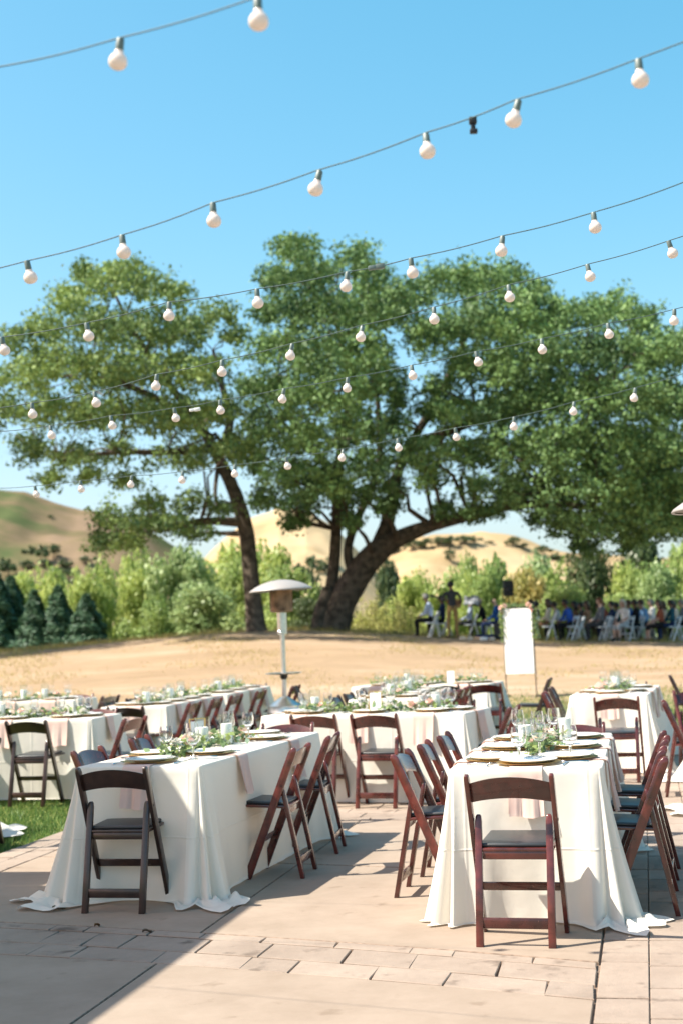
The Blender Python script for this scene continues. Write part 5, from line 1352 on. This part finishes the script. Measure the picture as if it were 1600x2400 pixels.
SHOE = mat('black shoes', (.012, .011, .010), .35); SHB = mat('tan shoes', (.25, .14, .07), .4)
GP = 'seated ceremony guests'
def seat(px, Y, py=1500): return groundpt(px, py, Y)
LEFT = math.pi / 2                                   # facing the left of the view (local +y to world -x)
def guest(px, Y, pose, skin, top, bottom, hair, hcol, label, dz=0.0, chairlab=None, rz=0.0, shoes=None):
    rz += random.uniform(-.25, .25); p = seat(px, Y); o = person(pose, p + Vector((0, 0, dz)), LEFT + rz, skin, K[top], K[bottom], shoes or SHOE, hair, hcol, label, GP, random.uniform(.96, 1.03))
    q = Matrix.Rotation(LEFT + rz, 3, 'Z') @ Vector((0, -.26, 0))
    if chairlab: chair('white', p + q, LEFT + rz, chairlab, 'white folding chairs at the ceremony')
guest(1012, 44.6, 'lean', 'tan', 'paleblue', 'black', 'short', 'grey', 'person in pale blue shirt seated far left of the ceremony, dark trousers', 0, 'white folding chair under the seated man in pale blue, far left')
guest(1040, 46.0, 'sit', 'brown', 'navy', 'black', 'short', 'black', 'person in navy half hidden behind the standing guitar player', 0, 'white folding chair behind the standing guitar player')
guest(1102, 45.2, 'back', 'pale', 'paleblue', 'charcoal', None, 'grey', 'person in pale blue shirt seated right of the guitar player, head behind the grey cover', 0, 'white folding chair right of the standing guitar player')
guest(1136, 46.2, 'lean', 'brown', 'black', 'olive', 'short', 'black', 'person in black jacket and olive trousers seated left of the blue suit', 0, 'white folding chair beneath the guest in black and olive')
guest(1166, 44.8, 'sit', 'pale', 'cobalt', 'navy', None, 'grey', 'bald person in a blue suit seated just left of the white sign', 0, 'white folding chair by the bald guest in blue')
guest(1215, 48, 'sit', 'brown', 'black', 'black', 'short', 'brown', 'dark haired person seated behind the top of the white sign', 0)
guest(1250, 46.5, 'sit', 'pale', 'black', 'black', 'long', 'brown', 'person in black seated right behind the white sign')
guest(1285, 44.8, 'back', 'pale', 'cream', 'brown', 'long', 'brown', 'person in cream top and long brown skirt right of the sign', 0, 'white folding chair under the guest in the long brown skirt')
guest(1338, 44.8, 'lean', 'brown', 'blue', 'black', 'short', 'black', 'person in bright blue shirt leaning forward, right of the sign', 0, 'white folding chair under the guest in bright blue')
guest(1352, 46.2, 'sit', 'brown', 'brown', 'black', 'long', 'black', 'person with long black hair behind the bright blue shirt')
guest(1382, 46.4, 'dress', 'tan', 'floral', 'floral', 'long', 'brown', 'person in a tan floral dress left of the grey suit')
guest(1412, 44.9, 'sit', 'pale', 'grey', 'charcoal', 'short', 'red', 'auburn haired person in a grey suit', 0, 'white folding chair under the grey suit')
guest(1438, 46.2, 'sit', 'pale', 'navy', 'navy', 'short', 'black', 'person in navy between grey suit and white haired guest')
guest(1466, 44.7, 'dress', 'pale', 'white', 'pattern', 'long', 'white', 'white haired person in a white patterned dress turned to the view', 0, 'white folding chair under the white haired guest', .75)
guest(1494, 46.0, 'sit', 'brown', 'black', 'black', 'short', 'black', 'person in black right of the white haired guest', 0, 'white folding chair right of the white haired guest')
guest(1516, 46.4, 'lean', 'pale', 'skyblue', 'charcoal', 'short', 'brown', 'person in sky blue shirt near the right of the crowd')
guest(1532, 47.2, 'sit', 'pale', 'white', 'grey', 'short', 'grey', 'person in white right of the sky blue shirt')
guest(1552, 44.7, 'dress', 'pale', 'rust', 'black', 'long', 'brown', 'person with bare legs in a dark dress near the right edge', 0, None, 0, SHB)
guest(1578, 44.9, 'sit', 'brown', 'teal', 'navy', 'short', 'black', 'person in a teal jacket by the right edge', 0, 'white folding chair under the teal jacket')
guest(1604, 45.6, 'sit', 'pale', 'grey', 'black', 'short', 'grey', 'person in grey cut by the right edge', 0, 'white folding chair cut by the right edge')
guest(1410, 48.0, 'sit', 'brown', 'black', 'black', 'short', 'black', 'dark clothed person in a back row behind the grey suit')
guest(1480, 48.0, 'sit', 'tan', 'cobalt', 'black', 'short', 'brown', 'person in deep blue in a back row behind the white haired guest')
guest(1560, 48.0, 'sit', 'pale', 'cream', 'black', 'long', 'brown', 'person in cream in a back row near the right edge')
for i_, (px_, Y_, ps_, sk_, tp_, bt_, hr_, hc_, tx_) in enumerate(((1262, 47.6, 'sit', 'brown', 'navy', 'black', 'short', 'black', 'person in navy in the back row behind the long brown skirt'), (1312, 47.4, 'lean', 'pale', 'white', 'charcoal', 'short', 'brown', 'person in white in the back row left of the bright blue shirt'), (1366, 47.8, 'sit', 'tan', 'charcoal', 'black', 'short', 'black', 'person in charcoal in the back row left of the floral dress'), (1425, 47.2, 'lean', 'pale', 'rust', 'olive', 'short', 'red', 'person in rust in the back row beside the grey suit'), (1450, 48.2, 'sit', 'brown', 'teal', 'black', 'short', 'black', 'person in teal in the back row left of the white haired guest'), (1508, 48.0, 'sit', 'pale', 'paleblue', 'charcoal', 'short', 'grey', 'person in pale blue in the back row behind the sky blue shirt'), (1590, 47.5, 'lean', 'tan', 'cream', 'olive', 'long', 'brown', 'person in cream leaning in the back row by the right edge'))):
    guest(px_, Y_, ps_, sk_, tp_, bt_, hr_, hc_, tx_)
for px_, Y_, tx_ in ((1265, 45.6, 'white folding chair just right of the white sign'), (1372, 45.0, 'white folding chair between the bright blue shirt and the grey suit'), (1440, 45.2, 'white folding chair between grey suit and white haired guest'), (1536, 45.0, 'white folding chair left of the guest with bare legs')):
    q_ = seat(px_, Y_); chair('white', q_, LEFT, tx_, 'white folding chairs at the ceremony')
p = groundpt(1062, 1500, 44.0)
person('stand', p, R_(8), 'brown', K['charcoal'], K['khaki'], SHB, 'short', 'black', 'person standing seen from behind in black leather jacket and khaki trousers, holding a guitar')
def guitar(loc, rz):
    r = empty('acoustic_guitar', loc, rz); tag(r, 'brown acoustic guitar held in front of the standing guitar player', 'guitar')
    bm = B(); n = 32; rings = []
    for y in (-.045, .045):
        ring = []
        for k in range(n):
            a = 2 * math.pi * k / n; x = .24 * math.cos(a); w = .165 + .035 * math.cos(a) - .045 * math.exp(-((math.cos(a) + .12) / .28) ** 2)
            ring.append(bm.verts.new((x, y, w * math.sin(a))))
        rings.append(ring)
    for k in range(n): bm.faces.new((rings[0][k], rings[0][(k + 1) % n], rings[1][(k + 1) % n], rings[1][k]))
    bm.faces.new(rings[0]); bm.faces.new(rings[1][::-1]); bmesh.ops.recalc_face_normals(bm, faces=bm.faces)
    child('body', sharp(bm_mesh(bm, 'guitar body')), M['wood'], r)
    bm = B(); box(bm, (-.42, .035, 0), (.42, .022, .05), None, .005); child('neck', bm_mesh(bm, 'guitar neck', False), M['walnut'], r)
    bm = B(); box(bm, (-.70, .03, 0), (.15, .016, .07), None, .006); child('headstock', bm_mesh(bm, 'guitar head', False), M['walnut'], r)
    r.rotation_euler = (0, .35, rz); return r
guitar(p + Vector((.08, .34, 1.10)), .1)
def speaker():
    Y = 46.5; b = groundpt(1196, 1500, Y); c = at(1196, 1372, Y)
    r = empty('loudspeaker', (b.x, Y, c.z - .36)); tag(r, 'black loudspeaker raised on a stand behind the white sign', 'loudspeaker')
    bm = B(); loft(bm, [(0, 0, 0, .15, .13), (0, 0, .30, .165, .15), (0, 0, .52, .15, .13)], .012); child('cabinet', bm_mesh(bm, 'speaker cabinet', False), M['black'], r)
    bm = B(); lathe(bm, [(.0, 0), (.10, 0), (.11, .012), (.0, .014)], 20); bmesh.ops.rotate(bm, cent=(0, 0, 0), matrix=Matrix.Rotation(R_(90), 3, 'X'), verts=bm.verts); bmesh.ops.translate(bm, vec=(0, -.148, .2), verts=bm.verts); child('woofer', bm_mesh(bm, 'woofer'), K['charcoal'], r)
    r2 = empty('speaker_stand', b); tag(r2, 'black tripod stand under the loudspeaker', 'speaker stand')
    h = c.z - .36 - b.z
    bm = B(); tube(bm, [(0, 0, .35), (0, 0, h + .02)], .02, 8); child('pole', bm_mesh(bm, 'stand pole'), M['black'], r2)
    for k in range(3):
        a = 2.1 * k; bm = B(); tube(bm, [(0, 0, .75), (.5 * math.cos(a), .5 * math.sin(a), 0)], .014, 6); child('leg', bm_mesh(bm, 'stand leg'), M['black'], r2)
speaker()
def music_stand():
    b = groundpt(1108, 1500, 44.3)
    r = empty('music_stand', b, -.2); tag(r, 'music stand draped with a grey cover right of the guitar player', 'music stand')
    bm = B(); tube(bm, [(0, 0, .12), (0, 0, 1.05)], .013, 8); child('pole', bm_mesh(bm, 'music stand pole'), M['black'], r)
    for k in range(3):
        a = 2.1 * k + .4; bm = B(); tube(bm, [(0, 0, .3), (.3 * math.cos(a), .3 * math.sin(a), 0)], .010, 6); child('leg', bm_mesh(bm, 'music stand leg'), M['black'], r)
    bm = B(); box(bm, (.05, 0, 1.16), (.50, .02, .30), Matrix.Rotation(-.7, 4, 'X') @ Matrix.Rotation(.25, 4, 'Y')); child('desk', bm_mesh(bm, 'music desk', False), M['black'], r)
    bm = B(); bmesh.ops.create_grid(bm, x_segments=10, y_segments=8, size=.5); g = np.random.default_rng(2)
    for q in bm.verts:
        x, y = q.co.x * .46, q.co.y * .42; q.co = (x, y * .75, 1.215 + y * .62 + .02 * math.sin(x * 20) - .5 * max(0, abs(x) - .17))
    bmesh.ops.solidify(bm, geom=bm.faces[:], thickness=.008)
    child('cover', bm_mesh(bm, 'music cover'), M['grey'], r)
music_stand()
def case(name, px, Y, w, d, h, mt, lab, cat):
    b = groundpt(px, 1502, Y); r = empty(name, b, random.uniform(-.3, .3)); tag(r, lab, cat)
    bm = B(); box(bm, (0, 0, h / 2), (w, d, h), None, .015); child('shell', bm_mesh(bm, name, False), mt, r)
    bm = B(); tube(bm, [(-w * .2, 0, h), (-w * .15, 0, h + .04), (w * .15, 0, h + .04), (w * .2, 0, h)], .010, 6); child('handle', bm_mesh(bm, name + ' handle'), M['black'], r)
case('amplifier', 1172, 43.6, .34, .30, .52, M['black'], 'black amplifier beside the bald guest in blue', 'amplifier')
case('instrument_case', 1135, 43.4, .55, .3, .16, K['navy'], 'dark instrument case lying in front of the seated guests', 'case')
for i, (px, w, col) in enumerate(((1083, .18, 'cream'), (1100, .16, 'cream'), (1116, .2, 'tan'), (1132, .24, 'white'), (1152, .16, 'cream'))):
    b = groundpt(px, 1502, 42.6); r = obj('effect_pedal', None) if False else None
    bm = B(); box(bm, (0, 0, .045), (w, .2, .09), None, .012)
    tube(bm, [(0, -.05, .09), (0, -.05, .11)], .02, 8)
    o = obj('floor_pedal', bm_mesh(bm, 'floor pedal', False), K[col]); o.location = b
    tag(o, f'small pale floor box by the guitar player, {("leftmost", "second from left", "middle", "second from right", "rightmost")[i]} of five', 'pedal', 'small boxes on the grass by the guitar player')
used_white = True

# ------------------------------------------------------------------ grass blades
def blades(name, pts, hgt, wid, mt, seed, parent=None):
    g = np.random.default_rng(seed); n = len(pts)
    a = g.uniform(0, 6.28, n); h = hgt * g.uniform(.5, 1.3, n); lean = g.normal(0, .35, (n, 2)) * h[:, None]
    dx = np.stack([np.cos(a), np.sin(a)], 1) * (wid * g.uniform(.7, 1.3, n))[:, None]
    A = np.column_stack([pts[:, :2] - dx, pts[:, 2]]); C_ = np.column_stack([pts[:, :2] + dx, pts[:, 2]]); T = np.column_stack([pts[:, :2] + lean, pts[:, 2] + h])
    Vv = np.stack([A, C_, T], 1).reshape(-1, 3); Fv = np.arange(3 * n).reshape(n, 3)
    o = obj(name, np_mesh(name, Vv, Fv, False, {'tint': np.repeat(g.uniform(0, 1, n), 3)}), mt)
    return tag(o, kind='stuff')
g = np.random.default_rng(8)
n = 110000
u = g.uniform(-9.8, -4.62, n); v = 8.2 + 13 * g.uniform(0, 1, n) ** 1.6
keep = u < -4.64 - .12 * np.abs(np.sin(v * 2.1)) * g.uniform(0, 1, n)
pp = np.array([W(a, b) for a, b in zip(u[keep], v[keep])]); pp[:, 2] = ground_z(pp[:, 0], pp[:, 1])
blades('grass', pp, .05, .0045, M['grass'], 3)
n = 60000
x = g.uniform(-2, 11, n); y = g.uniform(17.3, 27.5, n); U_ = x * CA - y * SA; V_ = x * SA + y * CA
k = (V_ > 17.65) | (U_ < -4.66); k &= g.uniform(0, 1, n) > sstep(22, 28, y)
pp = np.stack([x[k], y[k], ground_z(x[k], y[k])], 1); blades('grass', pp, .055, .007, M['grass'], 4)
n = 90000
x = g.uniform(-14, 16, n); y = g.uniform(19, 47, n); nz = vnoise(x, y, 5.0, 5)
k = nz + g.normal(0, .25, n) > .25
pp = np.stack([x[k], y[k], ground_z(x[k], y[k])], 1); blades('dry_grass', pp, .045, .010, M['drygrass'], 5)

n = 16000
x = g.uniform(-15, 16, n); y = 44.5 + np.abs(g.normal(0, 2.2, n)); k = vnoise(x, y, 2.4, 9) > -.2
pp = np.stack([x[k], y[k], ground_z(x[k], y[k])], 1); blades('dry_grass', pp, .16, .012, M['drygrass'], 6)

# ------------------------------------------------------------------ fallen leaves on the paving
def fallen(px, py, s, rz, mt, lab):
    q = gp(px, py); bm = B(); rows = []
    for i in range(7):
        t = i / 6; w = .34 * s * math.sin(math.pi * min(.98, t * .96 + .02)) ** .8
        rows.append([bm.verts.new(((t - .5) * s, k * w * .5, .004 + .012 * abs(k) + .006 * math.sin(t * 5))) for k in (-1, 0, 1)])
    for a, b in zip(rows, rows[1:]):
        for k in range(2): bm.faces.new((a[k], a[k + 1], b[k + 1], b[k]))
    tube(bm, [(s * .48, 0, .006), (s * .68, .01, .004)], .0012, 5)
    o = obj('fallen_leaf', bm_mesh(bm, 'fallen leaf'), mt); o.location = (q[0], q[1], 0); o.rotation_euler = (0, 0, rz); tag(o, lab, 'leaf')
M['deadleaf'] = mat('green brown leaf', (.07, .085, .035), .6)
M['deadleaf2'] = mat('brown leaf', (.16, .085, .03), .6)
fallen(138, 2131, .075, .2, M['deadleaf'], 'grey green fallen leaf on the paving left of the black chair')
fallen(228, 2173, .05, 1.1, M['deadleaf2'], 'small brown fallen leaf on the stone band below the black chair')
fallen(345, 2187, .05, .4, M['joint'], 'dark fallen leaf on the shaded stone band')
if bpy.data.objects.get('white_folding_chair') and not bpy.data.objects['white_folding_chair'].get('label'): pass
